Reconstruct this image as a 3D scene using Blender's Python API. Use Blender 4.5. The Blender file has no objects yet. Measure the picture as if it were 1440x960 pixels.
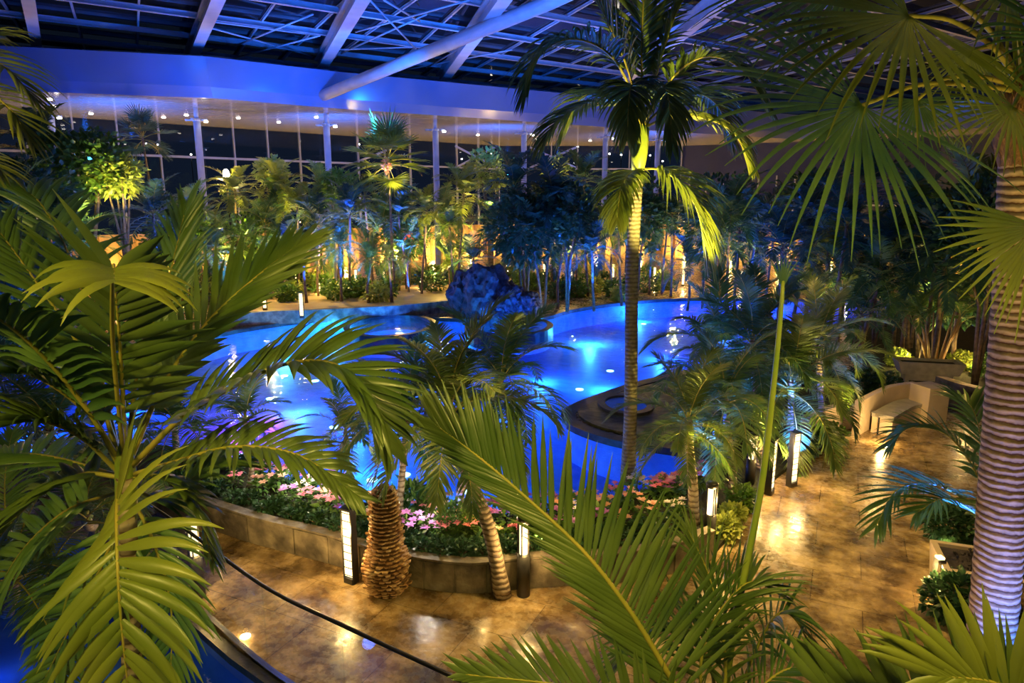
import bpy, math, random
from mathutils import Vector, Matrix, noise
C = bpy.context.scene.collection
PI = math.pi
TH = math.radians(11.6); F = 960.0; CH = 5.0
cT, sT = math.cos(TH), math.sin(TH)
V = Vector
def ray(u, v):
    x = (u-720)/F; y = (480-v)/F
    return V((x, cT+y*sT, -sT+y*cT))
def G(u, v, z=0.0):
    d = ray(u, v); t = (z-CH)/d.z
    return V((d.x*t, d.y*t, z))
def D(u, v, Y):
    d = ray(u, v); t = Y/d.y
    return V((d.x*t, Y, CH+d.z*t))

# ------------------------------------------------------------ materials
def nt(name):
    m = bpy.data.materials.new(name); m.use_nodes = True
    t = m.node_tree; t.nodes.clear()
    return m, t, t.nodes, t.links
def ramp(N, stops):
    r = N.new('ShaderNodeValToRGB')
    e = r.color_ramp.elements
    while len(e) < len(stops): e.new(0.5)
    for i, (p, c) in enumerate(stops):
        e[i].position = p; e[i].color = (*c, 1)
    return r
def noisy(name, stops, scale=4, rough=0.6, spec=0.4, bump=0.0, bscale=None, detail=6, metallic=0, stretch=(1,1,1), coat=0):
    m, t, N, L = nt(name)
    o = N.new('ShaderNodeOutputMaterial'); p = N.new('ShaderNodeBsdfPrincipled')
    tc = N.new('ShaderNodeTexCoord'); mp = N.new('ShaderNodeMapping'); mp.inputs['Scale'].default_value = stretch
    n = N.new('ShaderNodeTexNoise'); n.inputs['Scale'].default_value = scale; n.inputs['Detail'].default_value = detail
    r = ramp(N, stops)
    L.new(tc.outputs['Object'], mp.inputs[0]); L.new(mp.outputs[0], n.inputs['Vector'])
    L.new(n.outputs['Fac'], r.inputs[0]); L.new(r.outputs[0], p.inputs['Base Color'])
    p.inputs['Roughness'].default_value = rough; p.inputs['Specular IOR Level'].default_value = spec
    p.inputs['Metallic'].default_value = metallic; p.inputs['Coat Weight'].default_value = coat
    if bump:
        n2 = N.new('ShaderNodeTexNoise'); n2.inputs['Scale'].default_value = bscale or scale*4; n2.inputs['Detail'].default_value = 5
        L.new(mp.outputs[0], n2.inputs['Vector'])
        b = N.new('ShaderNodeBump'); b.inputs['Strength'].default_value = bump; b.inputs['Distance'].default_value = 0.03
        L.new(n2.outputs['Fac'], b.inputs['Height']); L.new(b.outputs[0], p.inputs['Normal'])
    L.new(p.outputs[0], o.inputs[0])
    return m
def leafmat(name, c1, c2, trans=0.35, rough=0.38, scale=3):
    m, t, N, L = nt(name)
    o = N.new('ShaderNodeOutputMaterial'); p = N.new('ShaderNodeBsdfPrincipled')
    tc = N.new('ShaderNodeTexCoord'); n = N.new('ShaderNodeTexNoise'); n.inputs['Scale'].default_value = scale
    r = ramp(N, [(0.35, c1), (0.65, c2)])
    L.new(tc.outputs['Object'], n.inputs['Vector']); L.new(n.outputs['Fac'], r.inputs[0]); L.new(r.outputs[0], p.inputs['Base Color'])
    p.inputs['Roughness'].default_value = rough; p.inputs['Specular IOR Level'].default_value = 0.7
    tr = N.new('ShaderNodeBsdfTranslucent'); L.new(r.outputs[0], tr.inputs[0])
    mx = N.new('ShaderNodeMixShader'); mx.inputs[0].default_value = trans
    L.new(p.outputs[0], mx.inputs[1]); L.new(tr.outputs[0], mx.inputs[2]); L.new(mx.outputs[0], o.inputs[0])
    return m
def emis(name, col, st):
    m, t, N, L = nt(name)
    o = N.new('ShaderNodeOutputMaterial'); e = N.new('ShaderNodeEmission')
    tc = N.new('ShaderNodeTexCoord'); n = N.new('ShaderNodeTexNoise'); n.inputs['Scale'].default_value = 3
    r = ramp(N, [(0.2, tuple(c*0.8 for c in col)), (0.8, col)])
    L.new(tc.outputs['Object'], n.inputs['Vector']); L.new(n.outputs['Fac'], r.inputs[0]); L.new(r.outputs[0], e.inputs[0])
    e.inputs[1].default_value = st; L.new(e.outputs[0], o.inputs[0])
    return m
def glassy(name, tint, ior=1.45, bump=0, bscale=3, rough=0.0, gl=1.0, dist=0.1):
    m, t, N, L = nt(name)
    o = N.new('ShaderNodeOutputMaterial'); lw = N.new('ShaderNodeLayerWeight'); lw.inputs['Blend'].default_value = 0.5
    pw = N.new('ShaderNodeMath'); pw.operation = 'POWER'; pw.inputs[1].default_value = 5.0
    f = N.new('ShaderNodeMath'); f.operation = 'MULTIPLY_ADD'; f.inputs[1].default_value = 0.72; f.inputs[2].default_value = ((ior-1)/(ior+1))**2
    L.new(lw.outputs['Facing'], pw.inputs[0]); L.new(pw.outputs[0], f.inputs[0])
    tr = N.new('ShaderNodeBsdfTransparent'); tr.inputs[0].default_value = (*tint, 1)
    g = N.new('ShaderNodeBsdfGlossy'); g.inputs['Roughness'].default_value = rough; g.inputs[0].default_value = (gl, gl, gl, 1)
    mx = N.new('ShaderNodeMixShader')
    L.new(f.outputs[0], mx.inputs[0]); L.new(tr.outputs[0], mx.inputs[1]); L.new(g.outputs[0], mx.inputs[2]); L.new(mx.outputs[0], o.inputs[0])
    if bump:
        tc = N.new('ShaderNodeTexCoord'); n = N.new('ShaderNodeTexNoise'); n.inputs['Scale'].default_value = bscale; n.inputs['Detail'].default_value = 3
        b = N.new('ShaderNodeBump'); b.inputs['Strength'].default_value = bump; b.inputs['Distance'].default_value = dist
        L.new(tc.outputs['Object'], n.inputs['Vector']); L.new(n.outputs['Fac'], b.inputs['Height'])
        L.new(b.outputs[0], lw.inputs['Normal']); L.new(b.outputs[0], g.inputs['Normal'])
    return m
def stonefloor():
    m, t, N, L = nt('travertine_paving')
    o = N.new('ShaderNodeOutputMaterial'); p = N.new('ShaderNodeBsdfPrincipled')
    tc = N.new('ShaderNodeTexCoord'); mp = N.new('ShaderNodeMapping'); mp.inputs['Rotation'].default_value = (0,0,0.45)
    L.new(tc.outputs['Object'], mp.inputs[0])
    br = N.new('ShaderNodeTexBrick'); br.inputs['Scale'].default_value = 1.0; br.inputs['Brick Width'].default_value = 1.2; br.inputs['Row Height'].default_value = 0.8
    br.inputs['Mortar Size'].default_value = 0.006; br.inputs['Color1'].default_value = (0.95,0.95,0.95,1); br.inputs['Color2'].default_value = (0.72,0.70,0.68,1); br.inputs['Mortar'].default_value = (0.3,0.27,0.22,1)
    L.new(mp.outputs[0], br.inputs[0])
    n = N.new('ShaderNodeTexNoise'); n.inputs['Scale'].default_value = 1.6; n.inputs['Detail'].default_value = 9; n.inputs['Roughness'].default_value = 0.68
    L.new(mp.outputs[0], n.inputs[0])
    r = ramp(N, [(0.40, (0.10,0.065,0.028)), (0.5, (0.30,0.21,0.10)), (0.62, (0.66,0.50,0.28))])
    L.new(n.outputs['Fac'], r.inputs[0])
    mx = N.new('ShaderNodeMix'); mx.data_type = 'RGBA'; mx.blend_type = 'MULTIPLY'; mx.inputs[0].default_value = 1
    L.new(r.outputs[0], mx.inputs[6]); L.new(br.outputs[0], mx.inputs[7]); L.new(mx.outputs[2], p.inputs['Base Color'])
    n3 = N.new('ShaderNodeTexNoise'); n3.inputs['Scale'].default_value = 9; n3.inputs['Detail'].default_value = 6; L.new(mp.outputs[0], n3.inputs[0])
    rr = ramp(N, [(0.35,(0.16,)*3),(0.7,(0.42,)*3)]); L.new(n3.outputs['Fac'], rr.inputs[0]); L.new(rr.outputs[0], p.inputs['Roughness'])
    b = N.new('ShaderNodeBump'); b.inputs['Strength'].default_value = 0.25; b.inputs['Distance'].default_value = 0.02
    L.new(n3.outputs['Fac'], b.inputs['Height']); L.new(b.outputs[0], p.inputs['Normal'])
    p.inputs['Specular IOR Level'].default_value = 0.6
    L.new(p.outputs[0], o.inputs[0])
    return m
def trunkmat(name, c1, c2, c3, rings=14):
    m, t, N, L = nt(name)
    o = N.new('ShaderNodeOutputMaterial'); p = N.new('ShaderNodeBsdfPrincipled')
    tc = N.new('ShaderNodeTexCoord'); w = N.new('ShaderNodeTexWave'); w.bands_direction = 'Z'; w.inputs['Scale'].default_value = rings/6.28*1.0
    w.inputs['Distortion'].default_value = 2.4; w.inputs['Detail'].default_value = 3; w.inputs['Detail Scale'].default_value = 2.0
    L.new(tc.outputs['Object'], w.inputs[0])
    r = ramp(N, [(0.0, c1), (0.13, c2), (1.0, c3)]); L.new(w.outputs['Fac'], r.inputs[0])
    n = N.new('ShaderNodeTexNoise'); n.inputs['Scale'].default_value = 14; n.inputs['Detail'].default_value = 6; L.new(tc.outputs['Object'], n.inputs[0])
    r2 = ramp(N, [(0.3,(0.55,)*3),(0.7,(1,1,1))]); L.new(n.outputs['Fac'], r2.inputs[0])
    mx = N.new('ShaderNodeMix'); mx.data_type = 'RGBA'; mx.blend_type = 'MULTIPLY'; mx.inputs[0].default_value = 1
    L.new(r.outputs[0], mx.inputs[6]); L.new(r2.outputs[0], mx.inputs[7]); L.new(mx.outputs[2], p.inputs['Base Color'])
    b = N.new('ShaderNodeBump'); b.inputs['Strength'].default_value = 0.6; b.inputs['Distance'].default_value = 0.02
    L.new(w.outputs['Fac'], b.inputs['Height']); L.new(b.outputs[0], p.inputs['Normal'])
    p.inputs['Roughness'].default_value = 0.75; p.inputs['Specular IOR Level'].default_value = 0.25
    L.new(p.outputs[0], o.inputs[0])
    return m
M = {}
M['leaf'] = leafmat('palm_leaf_green', (0.07,0.16,0.045), (0.14,0.25,0.05))
M['leafy'] = leafmat('palm_leaf_olive', (0.17,0.235,0.028), (0.32,0.36,0.055), scale=2)
M['leafm'] = leafmat('palm_leaf_mid_green', (0.075,0.14,0.026), (0.18,0.25,0.06), rough=0.32, scale=2.5)
M['trunkslim'] = trunkmat('palm_trunk_slim', (0.12,0.10,0.07), (0.19,0.165,0.12), (0.25,0.22,0.165), 30)
M['leafd'] = leafmat('palm_leaf_deep_green', (0.03,0.095,0.06), (0.07,0.15,0.08))
M['rachis'] = noisy('rachis_green', [(0.3,(0.26,0.27,0.04)),(0.7,(0.42,0.33,0.07))], 6, 0.45)
M['shaft'] = noisy('crownshaft_green', [(0.3,(0.20,0.30,0.04)),(0.7,(0.32,0.36,0.07))], 6, 0.4)
M['trunk'] = trunkmat('palm_trunk_grey', (0.12,0.08,0.055), (0.34,0.26,0.18), (0.46,0.38,0.29), 28)
M['trunkbig'] = trunkmat('palm_trunk_ringed', (0.09,0.035,0.02), (0.34,0.23,0.17), (0.58,0.43,0.34), 36)
M['fibre'] = noisy('palm_fibre', [(0.3,(0.10,0.05,0.025)),(0.7,(0.42,0.22,0.09))], 10, 0.8, bump=1, bscale=40, stretch=(3,3,0.6))
M['bark'] = noisy('bark_brown', [(0.3,(0.10,0.07,0.05)),(0.7,(0.26,0.19,0.13))], 8, 0.85, bump=0.5)
M['floor'] = stonefloor()
M['coping'] = noisy('dark_coping_stone', [(0.3,(0.02,0.022,0.03)),(0.7,(0.06,0.06,0.07))], 5, 0.3, bump=0.2)
M['deck'] = noisy('terrace_stone', [(0.3,(0.38,0.28,0.16)),(0.7,(0.55,0.42,0.26))], 1.5, 0.35, bump=0.1)
M['slab'] = noisy('slate_cladding', [(0.3,(0.07,0.06,0.05)),(0.5,(0.20,0.17,0.13)),(0.7,(0.40,0.34,0.25))], 3.5, 0.55, bump=0.5, bscale=14)
M['ledge'] = noisy('mossy_ledge_stone', [(0.35,(0.02,0.03,0.012)),(0.5,(0.10,0.10,0.03)),(0.68,(0.28,0.26,0.12))], 2.2, 0.4, bump=0.5)
M['soil'] = noisy('planting_soil', [(0.3,(0.012,0.02,0.01)),(0.7,(0.04,0.04,0.02))], 9, 0.9, bump=1)
M['pooltile'] = noisy('pool_tile', [(0.3,(0.10,0.24,0.80)),(0.7,(0.16,0.34,0.92))], 3, 0.5, detail=3)
M['water'] = glassy('pool_water', (0.55,0.78,1.0), 1.33, bump=0.55, bscale=2.2, dist=0.06)
M['metal'] = noisy('painted_white_steel', [(0.3,(0.30,0.32,0.40)),(0.7,(0.38,0.40,0.48))], 2, 0.45)
M['black'] = noisy('black_metal', [(0.3,(0.012,0.012,0.012)),(0.7,(0.03,0.03,0.03))], 6, 0.35)
M['steel'] = noisy('brushed_steel', [(0.3,(0.35,0.35,0.36)),(0.7,(0.55,0.55,0.56))], 5, 0.22, metallic=1)
M['fascia'] = noisy('glossy_fascia', [(0.3,(0.13,0.17,0.34)),(0.7,(0.17,0.21,0.40))], 0.3, 0.16, spec=0.8, bump=0.05, bscale=0.6)  # blue of the lighting on the pale fascia is put into its colour
M['soffit'] = noisy('stretched_ceiling_film', [(0.3,(0.55,0.53,0.62)),(0.7,(0.72,0.68,0.74))], 0.2, 0.14, spec=1.0, bump=0.6, bscale=1.2, stretch=(0.3,1,1), metallic=0.35)
M['roofglass'] = noisy('night_roof_glass', [(0.3,(0.006,0.008,0.014)),(0.7,(0.016,0.018,0.026))], 0.5, 0.08, spec=0.6, bump=0.04, bscale=0.5)
M['winglass'] = glassy('window_glass', (0.55,0.6,0.7), 1.5, gl=0.9)
M['railglass'] = glassy('clear_glass', (0.93,0.96,0.97), 1.4)
M['cream'] = noisy('cream_render', [(0.3,(0.62,0.50,0.38)),(0.7,(0.74,0.62,0.48))], 3, 0.6, bump=0.1)
M['concrete'] = noisy('pale_concrete', [(0.3,(0.32,0.31,0.30)),(0.7,(0.48,0.46,0.43))], 6, 0.7, bump=0.3)
M['tan'] = noisy('tan_stone_wall', [(0.3,(0.40,0.27,0.12)),(0.7,(0.60,0.44,0.22))], 0.8, 0.5, bump=0.3, stretch=(1,1,0.2))
M['wood'] = noisy('honey_wood', [(0.3,(0.42,0.25,0.09)),(0.7,(0.60,0.40,0.17))], 5, 0.5, stretch=(4,4,0.3))
M['darkwall'] = noisy('dark_upper_wall', [(0.3,(0.02,0.025,0.06)),(0.7,(0.035,0.04,0.08))], 0.4, 0.6)
M['rock'] = noisy('dark_porous_rock', [(0.3,(0.012,0.010,0.016)),(0.7,(0.08,0.07,0.085))], 4, 0.8, bump=1, bscale=12)
M['lamp'] = emis('warm_lamp_diffuser', (1.0,0.74,0.36), 3.2)
M['lampfar'] = emis('warm_lamp_diffuser_bright', (1.0,0.72,0.34), 3.6)
M['lampwhite'] = emis('white_lamp', (1.0,0.9,0.72), 14.0)
M['lampblue'] = emis('blue_white_pool_lamp', (0.55,0.9,1.0), 9.0)
M['shaded'] = emis('red_lantern_shade', (1.0,0.16,0.05), 1.2)
M['shadeb'] = emis('beige_lantern_shade', (1.0,0.45,0.16), 1.1)
M['scale'] = noisy('cut_leaf_base', [(0.3,(0.22,0.11,0.045)),(0.52,(0.50,0.31,0.15)),(0.68,(0.80,0.62,0.40))], 9, 0.6)
M['core'] = noisy('fibrous_core', [(0.3,(0.06,0.03,0.015)),(0.7,(0.16,0.08,0.03))], 12, 0.85, bump=1)
M['pink'] = leafmat('pink_petals', (0.75,0.12,0.22), (0.95,0.35,0.45), 0.3, 0.5)
M['peach'] = leafmat('peach_petals', (0.9,0.42,0.28), (1.0,0.68,0.48), 0.3, 0.5)
M['white'] = leafmat('white_petals', (0.85,0.72,0.72), (0.95,0.88,0.85), 0.3, 0.5)
M['violet'] = leafmat('violet_petals', (0.45,0.12,0.55), (0.72,0.35,0.8), 0.3, 0.5)
M['broad'] = leafmat('broad_leaf', (0.05,0.15,0.02), (0.15,0.27,0.04), 0.3, 0.4, 2)
M['broady'] = leafmat('broad_leaf_lime', (0.22,0.32,0.05), (0.42,0.46,0.10), 0.35, 0.4, 2)
M['broadd'] = leafmat('broad_leaf_dark', (0.025,0.085,0.04), (0.06,0.15,0.06), 0.3, 0.4, 2)

# ------------------------------------------------------------ mesh helpers
class MB:
    def __init__(s): s.v = []; s.f = []; s.m = []
    def add(s, vs, fs, mi=0):
        b = len(s.v); s.v += [tuple(x) for x in vs]; s.f += [tuple(i+b for i in f) for f in fs]; s.m += [mi]*len(fs)
    def box(s, c, h, rz=0, mi=0):
        cz, sz = math.cos(rz), math.sin(rz); vs = []
        for dx in (-1,1):
            for dy in (-1,1):
                for dz in (-1,1):
                    x, y = dx*h[0], dy*h[1]
                    vs.append((c[0]+x*cz-y*sz, c[1]+x*sz+y*cz, c[2]+dz*h[2]))
        s.add(vs, [(0,1,3,2),(4,6,7,5),(0,4,5,1),(2,3,7,6),(0,2,6,4),(1,5,7,3)], mi)
    def tube(s, pts, rad, k=8, mi=0, cap=True, ref=None, flat=1.0):
        pts = [V(p) for p in pts]; n = len(pts)
        rads = rad if isinstance(rad, (list, tuple)) else [rad]*n
        up = V(ref) if ref else None
        vs = []; prevn = None
        for i in range(n):
            t = (pts[min(i+1,n-1)]-pts[max(i-1,0)]).normalized()
            if prevn is None:
                a = up if up else (V((0,0,1)) if abs(t.z) < 0.9 else V((1,0,0)))
                nn = (a-t*a.dot(t)).normalized()
            else: nn = (prevn-t*prevn.dot(t)).normalized()
            prevn = nn; bn = t.cross(nn)
            for j in range(k):
                a = 2*PI*(j+0.5)/k
                vs.append(pts[i]+(nn*math.cos(a)*flat+bn*math.sin(a))*rads[i])
        fs = [(i*k+j, i*k+(j+1)%k, (i+1)*k+(j+1)%k, (i+1)*k+j) for i in range(n-1) for j in range(k)]
        if cap: fs += [tuple(range(k-1,-1,-1)), tuple((n-1)*k+j for j in range(k))]
        s.add(vs, fs, mi)
    def lathe(s, prof, c=(0,0,0), k=16, mi=0):
        s.tube([(c[0],c[1],c[2]+z) for r, z in prof], [max(r,1e-3) for r, z in prof], k, mi, ref=(1,0,0)) if all(prof[i+1][1] > prof[i][1] for i in range(len(prof)-1)) else s._lathe(prof, c, k, mi)
    def _lathe(s, prof, c, k=12, mi=0):
        vs = []; n = len(prof)
        for r, z in prof:
            for j in range(k):
                a = 2*PI*j/k; vs.append((c[0]+max(r,1e-3)*math.cos(a), c[1]+max(r,1e-3)*math.sin(a), c[2]+z))
        fs = [(i*k+j, i*k+(j+1)%k, (i+1)*k+(j+1)%k, (i+1)*k+j) for i in range(n-1) for j in range(k)]
        fs += [tuple(range(k-1,-1,-1)), tuple((n-1)*k+j for j in range(k))]
        s.add(vs, fs, mi)
    def build(s, name, mats, parent=None, smooth=True, origin=None):
        me = bpy.data.meshes.new(name)
        if origin is not None:
            ox = V(origin); vs = [tuple(V(q)-ox) for q in s.v]
        else: vs = s.v
        me.from_pydata(vs, [], s.f)
        if not isinstance(mats, (list, tuple)): mats = [mats]
        for m in mats: me.materials.append(m)
        me.polygons.foreach_set('material_index', s.m)
        me.polygons.foreach_set('use_smooth', [smooth]*len(s.f)); me.update()
        o = bpy.data.objects.new(name, me); C.objects.link(o)
        if parent: o.parent = parent
        if origin is not None: o.location = origin if not parent else V(origin)-parent.location
        return o
def tag(o, label=None, cat=None, group=None, kind=None):
    if label: o['label'] = label
    if cat: o['category'] = cat
    if group: o['group'] = group
    if kind: o['kind'] = kind
    return o
def empty(name, loc, label, cat, group=None, rz=0):
    o = bpy.data.objects.new(name, None); C.objects.link(o); o.location = loc; o.rotation_euler = (0,0,rz); o.empty_display_size = 0.2
    return tag(o, label, cat, group)
def copyto(src, parent, loc=None, rot=None, sc=None):
    c = src.copy(); C.objects.link(c); c.parent = parent
    if loc is not None: c.location = loc
    if rot is not None: c.rotation_euler = rot
    if sc is not None: c.scale = (sc,)*3 if not isinstance(sc, tuple) else sc
    return c
def cr(pts, n):
    """catmull-rom resample"""
    P = [V(p) for p in pts]
    P = [P[0]*2-P[1]] + P + [P[-1]*2-P[-2]]
    out = []; m = len(P)-3
    for i in range(n+1):
        x = i/n*m; k = min(int(x), m-1); t = x-k
        a, b, c, d = P[k:k+4]
        out.append(0.5*((2*b)+(-a+c)*t+(2*a-5*b+4*c-d)*t*t+(-a+3*b-3*c+d)*t*t*t))
    return out
def leaflet(mb, p0, d, L, w, nrm, droop, S, fold=0.25, mi=0, bendn=0.0):
    vs = []; p = V(p0)
    step = L/S; dd = V(d).normalized()
    for i in range(S+1):
        u = i/S
        prof = (0.45+2.0*u) if u < 0.28 else (1.0-((u-0.28)/0.72)**1.7)
        ww = w*max(0.03, min(1.0, prof))
        wv = dd.cross(nrm)
        if wv.length < 1e-4: wv = dd.cross(V((1,0,0)))
        wv.normalize(); nn = wv.cross(dd).normalized()
        if fold: vs += [p-wv*ww-nn*ww*fold, p+nn*ww*fold, p+wv*ww-nn*ww*fold]
        else: vs += [p-wv*ww, p+wv*ww]
        p = p+dd*step
        dd = (dd+V((0,0,-1))*droop*(0.35+1.3*u)/S*1.6).normalized()
    if fold: fs = [(3*i+j, 3*i+j+1, 3*i+j+4, 3*i+j+3) for i in range(S) for j in (0,1)]
    else: fs = [(2*i, 2*i+1, 2*i+3, 2*i+2) for i in range(S)]
    mb.add(vs, fs, mi)
def frond(pts, n=30, L=0.4, w=0.02, a0=72, a1=22, droop=0.5, up=(0,0,1), vee=0.25, S=5, seed=1, rad=0.012, t0=0.18, fold=0.3, twist=0.25, K=24, rk=6, lp=None, jit=0.1, side=(1,-1), mb=None, sk=None, rmb=None):
    rnd = random.Random(seed); mb = mb or MB(); rmb = rmb or mb
    C_ = cr(pts, K); U = V(up).normalized()
    rmb.tube(C_, [rad*(1-0.85*i/K)+0.001 for i in range(K+1)], rk, 1)
    for i in range(n):
        t = t0+(1-t0)*(i+0.5)/n
        for s in side:
            tt = min(0.999, t+rnd.uniform(-0.3,0.3)*(1-t0)/n)
            x = tt*K; k = int(x); p = C_[k].lerp(C_[k+1], x-k)
            T = (C_[min(k+1,K)]-C_[max(k-1,0)]).normalized()
            N_ = U-T*U.dot(T)
            if N_.length < 0.05: N_ = V((0,-1,0.3))
            N_.normalize(); B = T.cross(N_)
            q = (tt-t0)/(1-t0)
            a = math.radians(a0+(a1-a0)*q**1.2+rnd.uniform(-9,9)*(jit*8))
            if sk and s == -1: a *= sk[0]
            v = vee+rnd.uniform(-0.12,0.12)
            d = T*math.cos(a)+(B*s*math.cos(v)+N_*math.sin(v))*math.sin(a)
            l = L*(lp(q) if lp else (0.45+0.55*math.sin(PI*min(1,0.12+0.75*q)))*(1-0.35*q**3))*rnd.uniform(1-jit,1+jit)
            if sk and s == -1: l *= sk[1]
            nr = (N_+B*rnd.uniform(-twist,twist)-T*0.15).normalized()
            leaflet(mb, p, d, l, w*rnd.uniform(0.85,1.12), nr, droop*rnd.uniform(0.7,1.3), S, fold)
    return mb
def fan(mb, hub, axis, nrm, R, n=34, spread=150, droop=0.5, seed=1, split=0.42, S=7, wmul=1.0, cup=0.15):
    rnd = random.Random(seed); hub = V(hub); A = V(axis).normalized(); N_ = V(nrm); N_ = (N_-A*N_.dot(A)).normalized(); B = A.cross(N_)
    dth = math.radians(2*spread)/n
    for i in range(n):
        th = math.radians(-spread)+dth*(i+0.5)
        d0 = (A*math.cos(th)+B*math.sin(th)+N_*(cup+rnd.uniform(-0.05,0.05))).normalized()
        l = R*(0.62+0.38*math.cos(th*0.55))*rnd.uniform(0.9,1.08)
        p = V(hub); dd = V(d0); vs = []; dr = droop*rnd.uniform(0.6,1.4)
        for k in range(S+1):
            u = k/S
            rr = u*l
            wd = rr*dth*0.5 if u < split else split*l*dth*0.5*max(0.03, 1-((u-split)/(1-split))**1.5)*wmul
            wd = max(wd, 0.002)
            wv = dd.cross(N_).normalized(); nn = wv.cross(dd).normalized()
            vs += [p-wv*wd-nn*wd*0.45, p+nn*wd*0.45, p+wv*wd-nn*wd*0.45]
            p = p+dd*(l/S)
            if u >= split*0.8: dd = (dd+V((0,0,-1))*dr*(0.3+u)/S*1.8).normalized()
        mb.add(vs, [(3*k+j, 3*k+j+1, 3*k+j+4, 3*k+j+3) for k in range(S) for j in (0,1)], 0)
    return mb
def arc(e0, bend, L, n=6, yaw=0):
    pts = [V((0,0,0))]; p = V((0,0,0))
    for i in range(n):
        e = math.radians(e0-bend*((i+0.5)/n)**1.15); y = yaw*(i/n)
        p = p+V((math.cos(e)*math.cos(y), math.cos(e)*math.sin(y), math.sin(e)))*L/n; pts.append(p.copy())
    return pts
def foliage(mb, c, r, n, s, seed=0, shell=0.55, pointy=0.4, mi=0, upb=0.25):
    rnd = random.Random(seed)
    for _ in range(n):
        while True:
            q = V((rnd.uniform(-1,1), rnd.uniform(-1,1), rnd.uniform(-1,1)))
            if shell < q.length < 1: break
        nz = 0.82+0.36*noise.noise(q*1.7+V((seed*3.1,0,0)))
        p = V((c[0]+q.x*r[0]*nz, c[1]+q.y*r[1]*nz, c[2]+q.z*r[2]*nz))
        d = (q.normalized()+V((rnd.gauss(0,.5), rnd.gauss(0,.5), rnd.gauss(0,.5)+upb))).normalized()
        nr = V((rnd.gauss(0,.6), rnd.gauss(0,.6), 1)).normalized()
        sz = s*rnd.uniform(0.6,1.3)
        wv = d.cross(nr)
        if wv.length < 0.05: continue
        wv.normalize(); nn = wv.cross(d)
        a = p; b = p+d*sz
        mb.add([a, p+d*sz*0.45-wv*sz*pointy-nn*sz*0.06, p+d*sz*0.5+nn*sz*0.1, p+d*sz*0.45+wv*sz*pointy-nn*sz*0.06, b-V((0,0,sz*0.15))], [(0,1,2),(0,2,3),(1,4,2),(2,4,3)], mi)
    return mb
# ------------------------------------------------------------ lights
LC = {'roofb': (0.012,0.17,1.0), 'deep': (0.01,0.085,1.0), 'gold': (1.0,0.62,0.14), 'warm': (1.0,0.62,0.20), 'yellow': (1.0,0.76,0.16), 'blue': (0.03,0.20,1.0), 'cyan': (0.08,0.55,1.0), 'mag': (0.9,0.05,0.8), 'cool': (0.35,0.5,1.0), 'white': (1,0.85,0.65)}
def point(p, col, w, r=0.08):
    l = bpy.data.lights.new('lamp_light', 'POINT'); l.energy = w; l.color = LC[col]; l.shadow_soft_size = r
    o = bpy.data.objects.new('lamp_light', l); o.location = p; C.objects.link(o); return o
def spot(p, target, col, w, ang=60, r=0.1, blend=0.6):
    l = bpy.data.lights.new('spot_light', 'SPOT'); l.energy = w; l.color = LC[col]; l.shadow_soft_size = r; l.spot_size = math.radians(ang); l.spot_blend = blend
    o = bpy.data.objects.new('spot_light', l); o.location = p; C.objects.link(o)
    o.rotation_euler = (V(target)-V(p)).to_track_quat('-Z','Y').to_euler(); return o
exec_after = []

# ------------------------------------------------------------ camera, world
cam = bpy.data.cameras.new('camera'); co = bpy.data.objects.new('camera', cam); C.objects.link(co)
cam.sensor_width = 36; cam.lens = 36*F/1440; cam.clip_start = 0.05; cam.clip_end = 400
co.location = (0,0,CH); co.rotation_euler = (PI/2-TH,0,0); bpy.context.scene.camera = co
w = bpy.data.worlds.new('night_sky'); bpy.context.scene.world = w; w.use_nodes = True
bg = w.node_tree.nodes['Background']; bg.inputs[0].default_value = (0.10,0.17,0.34,1); bg.inputs[1].default_value = 0.07
vs_ = bpy.context.scene.view_settings
bpy.context.scene.display_settings.display_device = 'sRGB'
vs_.view_transform = 'Standard'; vs_.look = 'None'; vs_.exposure = 0.15; vs_.gamma = 1; vs_.use_curve_mapping = False

# ------------------------------------------------------------ ground with pool
from mathutils.geometry import tessellate_polygon
def smooth_loop(pts, n=4):
    out = []; m = len(pts)
    for i in range(m):
        a, b, c, d = pts[(i-1)%m], pts[i], pts[(i+1)%m], pts[(i+2)%m]
        for k in range(n):
            t = k/n
            out.append(0.5*((2*b)+(-a+c)*t+(2*a-5*b+4*c-d)*t*t+(-a+3*b-3*c+d)*t*t*t))
    return out
def poly(mb, loops, z, mi=0, flip=False):
    loops = [[V((p[0],p[1],z)) for p in l] for l in loops]
    tris = tessellate_polygon(loops); vs = [p for l in loops for p in l]
    fs = []
    for t in tris:
        a, b, c = (vs[i] for i in t)
        nz = (b-a).cross(c-a).z
        fs.append(tuple(t) if (nz > 0) != flip else tuple(reversed(t)))
    mb.add(vs, fs, mi)
def wallstrip(mb, loop, z0, z1, mi=0, closed=True):
    n = len(loop); vs = []
    for p in loop: vs += [(p[0],p[1],z0),(p[0],p[1],z1)]
    fs = [(2*i, 2*((i+1)%n), 2*((i+1)%n)+1, 2*i+1) for i in range(n if closed else n-1)]
    mb.add(vs, fs, mi)
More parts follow.
